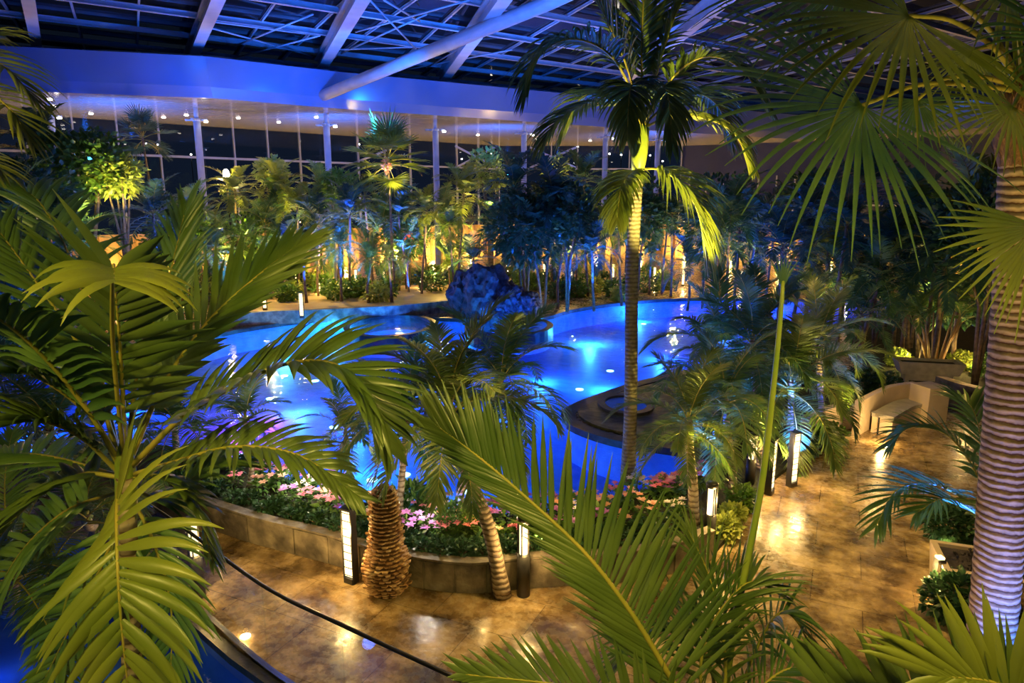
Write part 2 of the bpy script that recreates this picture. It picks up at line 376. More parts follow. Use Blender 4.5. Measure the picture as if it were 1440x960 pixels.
def band(mb, path, width, z0, z1, mi=0, closed=False):
    """wall of a given width along a path"""
    n = len(path); L_, R_ = [], []
    for i in range(n):
        a = path[(i-1)%n] if closed else path[max(i-1,0)]; b = path[(i+1)%n] if closed else path[min(i+1,n-1)]
        t = V((b[0]-a[0], b[1]-a[1], 0)).normalized(); q = V((-t.y, t.x, 0))*width/2
        p = V((path[i][0], path[i][1], 0)); L_.append(p+q); R_.append(p-q)
    vs = []
    for l, r in zip(L_, R_): vs += [(l.x,l.y,z0),(l.x,l.y,z1),(r.x,r.y,z1),(r.x,r.y,z0)]
    fs = []
    for i in range(n if closed else n-1):
        j = (i+1)%n
        for k in range(4): fs.append((4*i+k, 4*j+k, 4*j+(k+1)%4, 4*i+(k+1)%4))
    if not closed: fs += [(0,1,2,3), (4*n-1,4*n-2,4*n-3,4*n-4)]
    mb.add(vs, fs, mi)

pool_px = [(-120,520),(60,500),(200,485),(270,478),(330,464),(430,450),(520,446),(620,447),(700,450),(760,447),(800,436),(860,427),(930,421),(1010,419),(1100,421),(1180,420),(1240,424),(1262,434),(1250,446),(1190,456),(1120,470),(1060,492),(1010,512),(950,528),(900,540),(850,556),(808,574),(800,590),(830,606),(880,620),(940,628),(985,640),(965,680),(900,708),(820,730),(740,742),(640,746),(560,738),(480,716),(400,690),(320,664),(240,645),(120,635),(-120,640)]
PL = smooth_loop([G(*p) for p in pool_px], 3)
mb = MB()
low_px = [(-400,700),(120,760),(265,868),(330,925),(400,975),(480,1060),(300,1500),(-900,1500)]
LOWP = [G(*p) for p in low_px]
FLO = [V((70,90,0)),V((-60,90,0)),V((-60,LOWP[0].y,0))]+LOWP[:6]+[V((LOWP[5].x,-4,0)),V((70,-4,0))]
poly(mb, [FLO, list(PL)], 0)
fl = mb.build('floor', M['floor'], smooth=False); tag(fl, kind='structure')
mb = MB(); poly(mb, [PL], -0.95); wallstrip(mb, PL, -0.95, 0.0)
pb = mb.build('pool_basin', M['pooltile'], smooth=True); tag(pb, kind='structure')
mb = MB(); poly(mb, [PL], -0.10)
wt = mb.build('pool_water', M['water']); tag(wt, 'glowing blue water filling the big curved swimming pool', 'water')
mb = MB(); band(mb, PL, 0.34, -0.12, 0.035, closed=True)
cp = mb.build('pool_coping', M['coping'], smooth=False); tag(cp, 'dark stone coping running round the big curved pool', 'kerb')
# low water basin below the railing
mb = MB(); poly(mb, [LOWP], -0.9); wallstrip(mb, LOWP, -0.9, 0)
tag(mb.build('lower_basin', M['pooltile'], smooth=False), kind='structure')
mb = MB(); poly(mb, [LOWP], -0.25)
tag(mb.build('basin_water', M['water']), 'dark blue water below the glass railing in the lower left corner', 'water')
mb = MB(); band(mb, LOWP[1:6], 0.12, -0.05, 0.04)
tag(mb.build('basin_kerb', M['coping'], smooth=False), 'dark kerb between paving and the lower left basin', 'kerb')
for q, e in ((D(120,830,0),0),): pass
point(V((-3.6,5.2,-0.6)), 'blue', 4); point(V((-6.5,7.5,-0.6)), 'blue', 3)

# submerged steps in the pool
def ellipse_px(u, v, ru, rv, z=0, n=40):
    c = G(u,v,z); rx = (G(u+ru,v,z)-c).length; a = G(u,v-rv,z); b = G(u,v+rv,z); ry = (a-b).length/2; cy = (a+b)/2
    return V((c.x, cy.y, z)), rx, ry
def ring(c, rx, ry, k=1.0, n=44): return [V((c.x+rx*k*math.cos(2*PI*i/n), c.y+ry*k*math.sin(2*PI*i/n), 0)) for i in range(n)]
for (u,v,ru,rv,lab) in ((549,462,60,15,'round raised spa pool with dark rim left of the rock pile'), (716,462,58,13,'round raised spa pool with dark rim in front of the rock pile')):
    c, rx, ry = ellipse_px(u,v,ru,rv)
    sp = empty('spa_pool', (c.x,c.y,0), lab, 'spa pool')
    mb = MB(); R = ring(V((0,0,0)), rx, ry); poly(mb, [R], -0.7); wallstrip(mb, R, -0.7, 0.1)
    mb.build('basin', M['pooltile'], sp)
    mb = MB(); band(mb, R, 0.26, -0.5, 0.14, closed=True); mb.build('rim', M['black'], sp, smooth=False)
    mb = MB(); poly(mb, [R], 0.08); mb.build('water', M['water'], sp)
    point((c.x, c.y, -0.2), 'blue', 420, 0.04); point((c.x-rx*0.6, c.y+ry*0.3, -0.2), 'cyan', 170, 0.04); point((c.x+rx*0.6, c.y+ry*0.2, -0.2), 'blue', 220, 0.04)
# pool lights
for i, (u,v,col) in enumerate([(400,528,0),(443,535,0),(380,560,1),(569,667,0),(524,674,0),(655,690,0),(815,547,0),(858,521,0),(946,462,0),(1060,450,0),(905,455,0),(620,560,0),(700,610,0),(470,600,0),(340,640,0),(930,655,0),(1188,437,0)]):
    p = G(u,v,-0.10); z = -1.2; d = ray(u,v); p = G(u,v,-0.93)
    mb = MB(); mb._lathe([(0.0,0),(0.11,0),(0.13,0.02),(0.0,0.025)], (0,0,0), 12, 0)
    o = mb.build('pool_light', M['lampblue']); o.location = (p.x,p.y,-0.95)
    tag(o, 'small round lamp glowing on the floor of the blue pool', 'pool light', 'round lamps on the pool floor')
for (u,v,col,e) in [(40,590,'blue',260),(180,560,'blue',260),(330,585,'mag',150),(380,570,'mag',140),(420,560,'blue',300),(560,540,'blue',380),(520,640,'blue',200),(600,690,'cyan',85),(680,700,'cyan',60),(690,570,'blue',240),(760,520,'blue',420),(850,530,'blue',380),(830,470,'cyan',300),(930,490,'blue',420),(900,440,'blue',500),(790,450,'cyan',200),(1020,450,'blue',600),(960,432,'blue',400),(1100,440,'blue',400),(1200,432,'blue',500),(330,655,'cyan',60),(410,690,'blue',90),(400,490,'cyan',260),(470,470,'cyan',350),(500,585,'blue',240),(900,650,'blue',160),(930,625,'cyan',60),(640,480,'cyan',160)]:
    p = G(u,v,-0.5); point(p, col, e*0.95, 0.10)

# peninsula paving with shallow spa behind the pool curve
pen_px = [(812,580),(850,562),(905,545),(955,533),(1010,520),(1030,560),(1010,610),(960,620),(885,612),(835,600)]
PN = smooth_loop([G(*p) for p in pen_px], 3)
mb = MB(); poly(mb, [PN], 0.06); wallstrip(mb, PN, 0.0, 0.06)
tag(mb.build('stone_ledge', M['ledge']), 'mottled stone ledge jutting into the pool right of centre', 'ledge')
c, rx, ry = ellipse_px(880,574,34,13)
sp = empty('plunge_pool', (c.x,c.y,0.06), 'small cyan plunge pool set in the stone ledge', 'plunge pool')
mb = MB(); R = ring(V((0,0,0)), rx, ry); band(mb, R, 0.18, 0, 0.07, closed=True); mb.build('rim', M['coping'], sp, smooth=False)
mb = MB(); poly(mb, [R], 0.03); mb.build('water', M['water'], sp)
mb = MB(); poly(mb, [R], 0.012); mb.build('basin', M['pooltile'], sp)
spot(V((c.x,c.y,3.0)), (c.x,c.y,0), 'cyan', 45, 26)

# ------------------------------------------------------------ far terrace
ter_px = [(296,446),(380,440),(470,437),(560,432),(636,424)]
T0 = [G(u,v,0.45) for u,v in ter_px]
back = [V((T0[-1].x+1, T0[-1].y+6,0)), V((T0[0].x-6, T0[0].y+9,0))]
mb = MB(); lp_ = T0+[V((T0[-1].x+0.8, T0[-1].y+7,0)), V((T0[0].x-3,T0[0].y+9,0))]
poly(mb, [lp_], 0.45); wallstrip(mb, lp_, 0, 0.45, 0)
tag(mb.build('terrace', M['deck'], smooth=False), 'raised tan stone terrace behind the left spa pool', 'terrace')
mb = MB(); band(mb, T0, 0.35, 0.0, 0.55)
tag(mb.build('terrace_wall', M['slab'], smooth=False), 'low stone retaining wall along the raised terrace', 'low wall')

# ------------------------------------------------------------ building shell
# back window wall (plan path) z 0..10
wallpath = [G(-420,148,10), G(-150,152,10), G(100,165,10), G(400,185,10), G(700,205,10), G(960,205,10), V((34,56,10)), V((44,42,10)), V((50,20,10))]
wp = [V((p.x,p.y,0)) for p in wallpath]
def along(path, s):
    for a, b in zip(path, path[1:]):
        l = (b-a).length
        if s <= l: return a.lerp(b, s/l), (b-a).normalized()
        s -= l
    return path[-1], (path[-1]-path[-2]).normalized()
def plen(path): return sum((b-a).length for a, b in zip(path, path[1:]))
glasspath = wp[:6]; 
mb = MB(); wallstrip(mb, glasspath, 2.9, 10, closed=False)
win = mb.build('window_1', M['winglass'], smooth=False); tag(win, kind='structure')
tl = plen(glasspath); s = 0.8; k = 0
while s < tl and k < 70:
    p, t = along(glasspath, s); a = math.atan2(t.y, t.x)
    mb = MB(); mb.box((0,0,3.55), (0.045,0.10,3.55), a)
    o = mb.build('mullion', M['metal'], win, smooth=False); o.location = (p.x,p.y-0.15,2.9)
    s += 2.4; k += 1
for z in (7.85,):
    mb = MB(); band(mb, [V((p.x,p.y-0.2,0)) for p in glasspath], 0.14, z, z+0.14); mb.build('transom', M['metal'], win, smooth=False)
for (u0,v0,u1,v1) in ((640,236,700,205),(700,236,640,205),(745,236,810,207),(810,236,745,207),(560,205,480,236)):
    mb = MB(); mb.tube([D(u0,v0,56),D(u1,v1,56)], 0.09, 6); mb.build('wind_brace', M['metal'], win)
mb = MB(); wallstrip(mb, [V((p.x,p.y+0.0,0)) for p in wp], 0, 2.9, closed=False)
wb = mb.build('wall_back', M['tan'], smooth=False); tag(wb, kind='structure')
tl = plen(wp); s = 8; k = 0
while s < tl-30 and k < 90:
    p, t = along(wp, s); a = math.atan2(t.y, t.x)
    mb = MB(); mb.box((0,0,1.45), (0.11,0.2,1.45), a)
    o = mb.build('wooden_fin', M['wood'], wb, smooth=False); o.location = (p.x,p.y-0.35,0)
    s += 1.05; k += 1
mb = MB(); wallstrip(mb, wp[5:], 2.9, 12, closed=False)
wr = mb.build('wall_right', M['darkwall'], smooth=False); tag(wr, kind='structure')
for i, z in enumerate((4.6,)):
    mb = MB(); band(mb, [V((p.x-0.2,p.y-0.3,0)) for p in wp[5:]], 0.15, z, z+0.14); mb.build('rail', M['metal'], wr, smooth=False)
s = 0
for kk in range(9):
    p, t = along(wp[5:], 1+kk*1.5)
    mb = MB(); mb.box((0,0,2.3), (0.05,0.05,2.3), 0); o = mb.build('post', M['metal'], wr, smooth=False); o.location = (p.x-0.3,p.y-0.4,2.6)
# dim lights outside the windows
rnd = random.Random(4)
for i in range(14):
    u = rnd.uniform(60,1000); v = rnd.uniform(200,232)
    p = D(u,v,rnd.uniform(70,85)); mb = MB(); mb._lathe([(0,-.1),(.10,-.05),(.10,.05),(0,.1)], (0,0,p.z), 8)
    o = empty('street_lamp', (p.x,p.y,0), 'x', 'lamp'); mb.build('lamp', M['lampwhite'], o)
    mb = MB(); mb.lathe([(0.05,0),(0.04,p.z-0.1)], (0,0,0), 6); mb.build('pole', M['black'], o)
    tag(o, 'tiny distant lamp seen through the back windows', 'lamp', 'distant lamps outside the back windows')
# soffit + fascia
fb = [G(-420,104,10), G(-150,116,10), G(0,127,10), G(300,138,10), G(480,153,10), G(700,168,10), G(960,186,10), G(1120,196,10), V((36,46,10)), V((40,20,10))]
fp = [V((p.x,p.y,0)) for p in fb]
mb = MB()
vs = []
for p in fp: vs += [(p.x,p.y,10),(p.x,p.y-0.25,10.5),(p.x,p.y-0.5,11.85),(p.x,p.y+0.3,12.05)]
mb.add(vs, [(4*i+j, 4*(i+1)+j, 4*(i+1)+j+1, 4*i+j+1) for i in range(len(fp)-1) for j in range(3)])
fa = mb.build('trim_1', M['fascia'], smooth=False); tag(fa, kind='structure')
mb = MB(); lp_ = fp[:9]+list(reversed([V((p.x,p.y+0.2,0)) for p in wp[:8]])); poly(mb, [lp_], 10.0, flip=True)
so = mb.build('ceiling_soffit', M['soffit'], smooth=False); tag(so, kind='structure')
for (u,v) in [(70,140),(76,150),(230,165),(262,162),(335,166),(392,172),(445,165),(540,180),(672,190),(755,196),(830,198),(128,160)]:
    p = G(u,v,9.99)
    mb = MB(); mb._lathe([(0,-.03),(.10,-.03),(.12,0),(0,0)], (0,0,0), 12)
    o = mb.build('downlight', M['lampwhite']); o.location = p; tag(o, 'round recessed downlight in the glossy blue soffit', 'downlight', 'recessed soffit downlights')
# columns
cols = [(68,146,'far left behind the drooping leaf tips'),(275,152,'second from the left under the soffit'),(458,160,'rising left of the tall orange-flowered fan palm'),(612,168,'beside the tall fan palm, centre of the row'),(737,174,'above the big dark tree'),(852,180,'just left of the tall slender palm crown'),(926,184,'last of the row, right of the tall palm trunk')]
for i, (u,v,lab) in enumerate(cols):
    p = G(u,v,10); b = empty('column', (p.x,p.y,0), 'round white steel column '+lab, 'column', 'columns under the soffit')
    mb = MB(); mb.lathe([(0.26,0),(0.26,0.3),(0.19,0.32),(0.19,9.4)], (0,0,0), 14); mb.build('shaft', M['metal'], b)
    mb = MB(); mb.lathe([(0.24,9.3),(0.24,9.45)], (0,0,0), 14)
    for a in range(4): mb.box((0.42*math.cos(a*PI/2),0.42*math.sin(a*PI/2),9.38),(0.2 if a%2==0 else .06,0.2 if a%2 else .06,0.05))
    mb.lathe([(0.12,9.45),(0.12,10.0)], (0,0,0), 10); mb.build('capital', M['metal'], b)
    mb = MB(); mb._lathe([(0,0),(.10,-.02),(.12,.05),(0,.08)], (0.55,-0.1,9.25), 10); mb.build('floodlight', M['lampwhite'], b)
# roof
ZR = 13.0
roof = MB(); poly(roof, [[V((-60,-4,0)),V((60,-4,0)),V((60,62,0)),V((-60,62,0))]], ZR+0.55, flip=True)
ro = roof.build('ceiling', M['roofglass'], smooth=False); tag(ro, kind='structure')
pa, pb_ = G(0,28,ZR), G(450,80,ZR); pd = (pb_-pa); pd.z = 0; pd.normalize()
ra, rb = G(300,0,ZR), G(264,88,ZR); rd = (rb-ra); rd.normalize()
ra2, rb2 = G(700,0,ZR), G(620,112,ZR)
def beam(a, b, w, h, name='beam', m='metal'):
    mb = MB(); a = V(a); b = V(b); t = (b-a).normalized(); sd = t.cross(V((0,0,1))).normalized(); up = sd.cross(t)
    vs = []
    for p in (a,b):
        for x, y in ((-1,-1),(1,-1),(1,-.75),(.25,-.7),(.25,.7),(1,.75),(1,1),(-1,1),(-1,.75),(-.25,.7),(-.25,-.7),(-1,-.75)): vs.append(p+sd*x*w/2+up*y*h/2)
    n = 12; fs = [(i,(i+1)%n,n+(i+1)%n,n+i) for i in range(n)]+[tuple(range(n-1,-1,-1)),tuple(range(n,2*n))]
    mb.add(vs, fs); return mb.build(name, M[m], ro, smooth=False)
# purlins: parallel to the fascia
perp = V((-pd.y, pd.x, 0))
for k in range(-2, 7):
    c = pa - perp*4.4*k
    beam(c-pd*30+V((0,0,0.3)), c+pd*62+V((0,0,0.3)), 0.2, 0.25, 'purlin')
# glazing bars at right angles to the purlins
rdir = (rb2-ra2).normalized()
for k in range(-9, 17):
    c = ra + pd*2.6*k
    q = rd if k < 4 else (rd*0.5+rdir*0.5).normalized()
    beam(c-q*28+V((0,0,0.45)), c+q*16+V((0,0,0.45)), 0.09, 0.12, 'glazing_bar')
for (u0,v0,u1,v1,w_) in ((300,0,264,88,.5),(40,0,52,64,.45),(502,0,450,92,.55),(700,0,620,112,.55),(1010,0,880,108,.45)):
    a, b = G(u0,v0,ZR-0.2), G(u1,v1,ZR-0.2); t = (b-a); beam(a-t*1.2, b+t*0.02, w_, 0.75, 'rafter')
# the big round diagonal strut and flat ties
mb = MB(); mb.tube([G(455,134,10.6), G(775,2,12.6), G(905,-60,13.0)], 0.30, 14); mb.build('diagonal_strut', M['metal'], ro)
for (a,b,c,d) in ((280,28,450,50),(285,36,445,80),(450,50,290,92),(500,45,660,0),(330,65,440,20),(480,75,600,20),(520,0,600,85),(560,100,720,70),(540,0,590,30),(470,70,585,66),(600,95,700,38)):
    mb = MB(); mb.tube([G(a,b,ZR-0.1),G(c,d,ZR+0.2)], 0.045, 6); mb.build('tie_rod', M['metal'], ro)
# roof blue uplighting
for (u,v,Y,e,dx) in ((350,120,26,1300,-2),(520,120,26,2600,0),(700,120,27,2600,2),(900,120,28,1700,4),(100,100,24,260,0)):
    p = D(u,300,Y+6); p.z = 8.6
    spot(p, D(u+10,110,Y+10), 'roofb', e*1.2, 125, 0.2)
    p = D(u,300,Y-3); p.z = 8.8
    spot(p, V((p.x,p.y+2,13)), 'roofb', e*0.9, 130, 0.2)
spot(V((-14,24,3)), V((-26,33,11)), 'cool', 350, 80, .3)
# far lavender wash on the soffit
for (u,Y) in ((150,40),(420,46),(650,52),(850,56)):
    p = D(u,290,Y); p.z = 6.0; spot(p, V((p.x,p.y,10)), 'cool', 300, 130, .05); spot(p+V((3,-3,1)), V((p.x+3,p.y-2,10)), 'roofb', 1900, 130, .05)

# ------------------------------------------------------------ planters
def bed(front_px, back_px, h, name, lab, z0=0):
    Fp = cr([G(u,v,h) for u,v in front_px], 30); Bp = [G(u,v,0) for u,v in back_px]
    root = empty(name, (Fp[15].x,Fp[15].y,0), lab, 'planter')
    off = root.location
    mb = MB(); band(mb, [p-off for p in Fp], 0.1, 0, h)
    for a, b in zip(Fp[::2], Fp[2::2]):
        t = (b-a).normalized(); q = V((t.y,-t.x,0)); m = (a+b)/2-off+q*0.052
        mb.box((m.x,m.y,h/2-0.005), ((b-a).length/2-0.012,0.02,h/2-0.01), math.atan2(t.y,t.x))
    mb.build('stone_wall', M['slab'], root, smooth=False)
    mb = MB(); band(mb, [p-off for p in Fp], 0.16, h, h+0.03); mb.build('capstone', M['slab'], root, smooth=False)
    mb = MB(); poly(mb, [[p-off for p in Fp]+[p-off for p in reversed(Bp)]], h-0.05); mb.build('soil', M['soil'], root, smooth=False)
    return root, Fp, Bp
bedA, FA, BA = bed([(120,655),(200,680),(287,703),(367,728),(433,743),(480,755),(530,770),(577,780),(623,787),(667,790),(713,785),(780,780),(850,778),(940,765),(1000,745)], [(120,640),(240,652),(320,672),(400,700),(480,727),(560,749),(640,757),(740,753),(820,741),(900,720),(975,690)], 0.42, 'planter_bed', 'long curved stone planter with flowers in front of the pool')
bedmb = MB()
BG_ = [G(*p) for p in [(985,765),(1005,780),(1035,745),(1062,700),(1098,668),(1140,640),(1185,625),(1190,600),(1170,560),(1190,530),(1120,500),(1040,520),(1020,560),(1000,620),(985,680)]]
poly(bedmb, [BG_], 0.07); wallstrip(bedmb, BG_, 0, 0.07)
tag(bedmb.build('planting_bed', M['soil'], smooth=False), 'dark planting bed under the palms at the right pool edge', 'planting bed')
BR_ = [G(*p) for p in [(1190,470),(1300,440),(1440,420),(1700,430),(1700,560),(1440,560),(1340,545),(1290,540),(1210,520)]]
bm2 = MB(); poly(bm2, [BR_], 0.05); wallstrip(bm2, BR_, 0, 0.05)
tag(bm2.build('planting_bed', M['soil'], smooth=False), 'dark planting bed under the jungle at the right', 'planting bed')

# ------------------------------------------------------------ bollards
def bollard(p, h, style, lab, rz=0, e=25, z=0, grp='near bollard lights beside the paths', far=False):
    b = empty('bollard_light', (p.x,p.y,z), lab, 'bollard light', grp, rz)
    if style == 'lantern':
        mb = MB(); mb.lathe([(0.085,0),(0.085,h*0.52),(0.07,h*0.53)], (0,0,0), 16); mb.build('post', M['black'], b)
        mb = MB(); mb.lathe([(0.052,h*0.53),(0.052,h*0.93)], (0,0,0), 14); mb.build('lamp', M['lamp'], b)
        mb = MB()
        for a in (0.6,2.5,4.1,5.4): mb.box((0.075*math.cos(a),0.075*math.sin(a),h*0.73),(0.008,0.008,h*0.21),a)
        mb.build('cage', M['black'], b, smooth=False)
        mb = MB(); mb.lathe([(0.088,h*0.93),(0.088,h*0.985),(0.07,h)], (0,0,0), 16); mb.build('cap', M['black'], b)
    else:
        mb = MB(); mb.box((0,0.03,h/2),(0.08,0.035,h/2)); mb.box((-0.078,-0.02,h/2),(0.008,0.03,h/2)); mb.box((0.078,-0.02,h/2),(0.008,0.03,h/2)); mb.box((0,-0.02,0.04),(0.075,0.04,0.04)); mb.box((0,0,h+0.01),(0.09,0.07,0.012))
        for q_ in range(9): mb.box((0,-0.048,0.12+(h-0.16)*q_/8),(0.075,0.004,0.004))
        mb.build('housing', M['black'], b, smooth=False)
        mb = MB(); mb.box((0,-0.025,h/2+0.04),(0.062,0.018,h/2-0.06)); mb.build('lamp', M['lampfar'], b, smooth=False)
    if e: 
        q = V((p.x,p.y,z+h*0.7)) + V((math.sin(rz),-math.cos(rz),0))*0.16
        point(q, 'warm', e, 0.05)
    return b
bollard(G(494,818), 1.05, 'panel', 'bollard with tall lit strip, left of the scaly trunk', -0.5, 40)
bollard(G(736,836), 1.1, 'lantern', 'black bollard with glowing top, right of the leaning palm trunk by the planter', 0.3, 30)
bollard(G(280,838), 1.1, 'lantern', 'black bollard with glowing top, behind the glass railing', 0.8, 34)
bollard(G(996,772), 1.05, 'lantern', 'bollard with glowing upper half, at the tip of the right bed', 0.8, 30)
bollard(G(1054,684), 1.0, 'lantern', 'dark bollard half hidden behind the tall green stem', 0.9, 30)
bollard(G(1082,694), 1.0, 'panel', 'bollard with lit strip, just right of the tall green stem', 0.9, 30)
bollard(G(1113,683), 1.0, 'panel', 'bright bollard by the path, in front of the white-lit trunk', 0.5, 45)
farb = [(325,448),(373,436),(425,447),(482,404),(501,402),(572,392),(540,404),(593,415),(450,425),(733,392),(765,392),(803,402),(862,392),(880,388),(960,402),(1041,404),(1061,394),(1005,396),(1190,414),(660,398),(700,402),(920,398)]
for i, (u,v) in enumerate(farb):
    z = 0.45 if u < 600 and v > 430 else 0
    bollard(G(u,v,z), 1.0, 'panel', 'warm bollard light among the plants behind the pool', 0, 34, z, 'far bollard lights behind the pool', True)
# recessed floor uplights
for (u,v) in ((378,765),(345,895),(1243,628),(1325,770)):
    p = G(u,v); mb = MB(); mb._lathe([(0,0),(0.05,0),(0.06,0.008),(0,0.012)], (0,0,0), 12)
    o = mb.build('ground_spot', M['lampwhite']); o.location = (p.x,p.y,0.0); tag(o, 'small bright recessed lamp in the stone paving', 'ground light', 'recessed paving lamps')
    point(V((p.x,p.y-0.05,0.10)), 'warm', 5, 0.03)

# ------------------------------------------------------------ glass railing
rp0, rp1 = G(215,712,1.05), G(680,972,1.05)
rl = [G(190,697,1.05), G(250,736,1.05), G(368,822,1.05), G(480,878,1.05), G(660,962,1.05)]
base = [V((p.x,p.y,0)) for p in cr(rl, 24)]
rr = empty('glass_railing', base[12], 'curved clear glass railing with a dark handrail in front of the lower path', 'railing')
off = rr.location
mb = MB(); mb.tube([p-off+V((0,0,1.05)) for p in base], 0.022, 10, flat=0.8); mb.build('handrail', M['black'], rr)
mb = MB(); band(mb, [p-off for p in base], 0.06, 0.0, 0.07); mb.build('base_channel', M['steel'], rr, smooth=False)
for i in range(0, 24, 6):
    mb = MB(); band(mb, [p-off for p in base[i:i+7]], 0.016, 0.07, 1.03); g_ = mb.build('glass_panel', M['railglass'], rr, smooth=False); g_.scale = (0.999,0.999,1)

# ------------------------------------------------------------ scaly cut trunk
p = G(545,832); h = 1.5
ct = empty('scaly_trunk', (p.x,p.y,0), 'brown bulbous cut palm trunk covered in scales, standing on the paving', 'cut trunk')
def prof(z):
    q = z/h
    pts = [(0,0.20),(0.08,0.27),(0.25,0.28),(0.45,0.22),(0.7,0.19),(0.9,0.165),(1.0,0.04)]
    for (a,ra_),(b,rb_) in zip(pts, pts[1:]):
        if q <= b: 
            t = (q-a)/(b-a); t = t*t*(3-2*t); return ra_+(rb_-ra_)*t
    return 0.04
mb = MB(); mb.lathe([(prof(h*i/20)*0.86, h*i/20) for i in range(21)], (0,0,0), 24); mb.build('core', M['core'], ct)
mb = MB(); rnd = random.Random(3); NR = 29
for r_ in range(NR):
    z = 0.02+(h-0.03)*r_/NR; rad = prof(z); n = max(6, int(2*PI*rad/0.10))
    for k in range(n):
        a = 2*PI*(k+0.5*(r_%2)+rnd.uniform(-.12,.12))/n; w_ = PI*rad/n*rnd.uniform(0.85,1.05)
        er = V((math.cos(a),math.sin(a),0)); et = V((-er.y,er.x,0)); R0 = rad*0.78; R1 = rad*rnd.uniform(1.0,1.2); tz = 0.0095
        z_ = z+rnd.uniform(-.004,.004)
        vs = [er*R0+et*-w_+V((0,0,z_-tz)), er*R0+et*w_+V((0,0,z_-tz)), er*R1+et*w_*0.55+V((0,0,z_+tz*1.6)), er*R1-et*w_*0.55+V((0,0,z_+tz*1.6)),
              er*R0+et*-w_+V((0,0,z_+tz)), er*R0+et*w_+V((0,0,z_+tz)), er*R1+et*w_*0.55+V((0,0,z_+tz*3.4)), er*R1-et*w_*0.55+V((0,0,z_+tz*3.4))]
        mb.add(vs, [(0,3,2,1),(4,5,6,7),(0,1,5,4),(1,2,6,5),(2,3,7,6),(3,0,4,7)])
mb.build('leaf_scales', M['scale'], ct, smooth=False)

# ------------------------------------------------------------ curved bench corner (right)
bpath = cr([G(1202,612), G(1215,604), G(1245,588), G(1281,581)], 14)
bpath2 = [V((p.x,p.y,0)) for p in bpath]
c0 = bpath2[7]
bn = empty('curved_bench', c0, 'cream curved bench with high back wall and end block, right of the path', 'bench')
mb = MB(); band(mb, [p-c0 for p in bpath2], 0.14, 0, 0.78); mb.build('back_wall', M['cream'], bn, smooth=False)
mb = MB(); q = G(1301,590)-c0; mb.box((q.x+0.02,q.y,0.42),(0.28,0.28,0.42),0.25); mb.build('end_block', M['cream'], bn, smooth=False)
mb = MB(); sp_ = [p-c0+V((0.30,-0.22,0)) for p in bpath2[4:]]; band(mb, sp_, 0.42, 0, 0.36); mb.build('seat', M['cream'], bn, smooth=False)
mb = MB(); band(mb, sp_, 0.46, 0.36, 0.44); mb.build('cushion', M['concrete'], bn, smooth=False)
p = G(1239,607); tb = empty('side_table', (p.x,p.y,0), 'small square side table beside the curved cream bench', 'table')
mb = MB(); mb.box((0,0,0.41),(0.2,0.2,0.015)); mb.build('table_top', M['concrete'], tb, smooth=False)
for a in (-1,1):
    for b in (-1,1):
        mb = MB(); mb.box((a*0.17,b*0.17,0.2),(0.012,0.012,0.2)); mb.build('leg', M['black'], tb, smooth=False)
point(G(1243,628)+V((0,0.1,0.25)), 'warm', 30, 0.05)
point(G(1240,622)+V((0,0,1.4)), 'warm', 30, 0.05)
w2 = [G(1318,560),G(1350,572),(G(1400,585)),G(1460,600)]
mb = MB(); band(mb, [V((p.x,p.y,0)) for p in cr([V(p) for p in w2],10)], 0.25, 0, 0.6)
tag(mb.build('low_wall', M['slab'], smooth=False), 'low stone wall behind the bench block at the right', 'low wall')
mb = MB(); band(mb, [V((p.x,p.y,0)) for p in cr([G(1130,622),G(1160,606),G(1198,600)],8)], 0.2, 0, 0.55)
tag(mb.build('low_wall', M['cream'], smooth=False), 'low cream wall left of the curved bench, under the palm', 'low wall')
# long trough planter behind
p = G(1302,536); tr = empty('trough_planter', (p.x,p.y,0), 'long pale trough planter behind the cream bench', 'planter', rz=-0.25)
mb = MB(); vs=[]
for z,k in ((0.25,0.85),(0.6,1.0),(0.6,0.88),(0.5,0.84)):
    for x,y in ((-1,-1),(1,-1),(1,1),(-1,1)): vs.append((x*0.85*k if k>0 else 0,y*0.33*k,z))
fs=[(3,2,1,0)]+[(4*i+j,4*i+(j+1)%4,4*i+4+(j+1)%4,4*i+4+j) for i in range(3) for j in range(4)]; mb.add(vs,fs); mb.box((0,0,0.125),(0.6,0.2,0.125)); mb.build('trough', M['concrete'], tr, smooth=False)
mb = MB(); mb.box((0,0,0.51),(0.7,0.26,0.02)); mb.build('soil', M['soil'], tr, smooth=False)
# square planter bottom right
p = G(1352,842); sq = empty('square_planter', (p.x+0.1,p.y,0), 'square cream planter by the ringed trunk at lower right', 'planter', rz=-0.35)
mb = MB(); vs=[]
for z,k in ((0,0.9),(0.55,1.0),(0.55,0.82),(0.48,0.8)):
    for x,y in ((-1,-1),(1,-1),(1,1),(-1,1)): vs.append((x*0.42*k,y*0.42*k,z))
mb.add(vs,fs); mb.build('pot', M['cream'], sq, smooth=False)
mb = MB(); mb.box((0,0,0.49),(0.34,0.34,0.015)); foliage(mb,(0,0,0.52),(0.3,0.3,0.03),160,0.05,5); mb.build('gravel', M['rock'], sq, smooth=False)
p = G(1314,845); b = empty('bollard_light', (p.x,p.y,0), 'short black bollard left of the square planter', 'bollard light', 'near bollard lights beside the paths')
mb = MB(); mb.box((0,0,0.3),(0.05,0.05,0.3)); mb.build('post', M['black'], b, smooth=False)
mb = MB(); mb.box((-0.02,-0.02,0.62),(0.04,0.04,0.015)); mb.build('lamp', M['lamp'], b, smooth=False)
point(V((p.x-0.13,p.y-0.02,0.5)), 'warm', 22, 0.03)

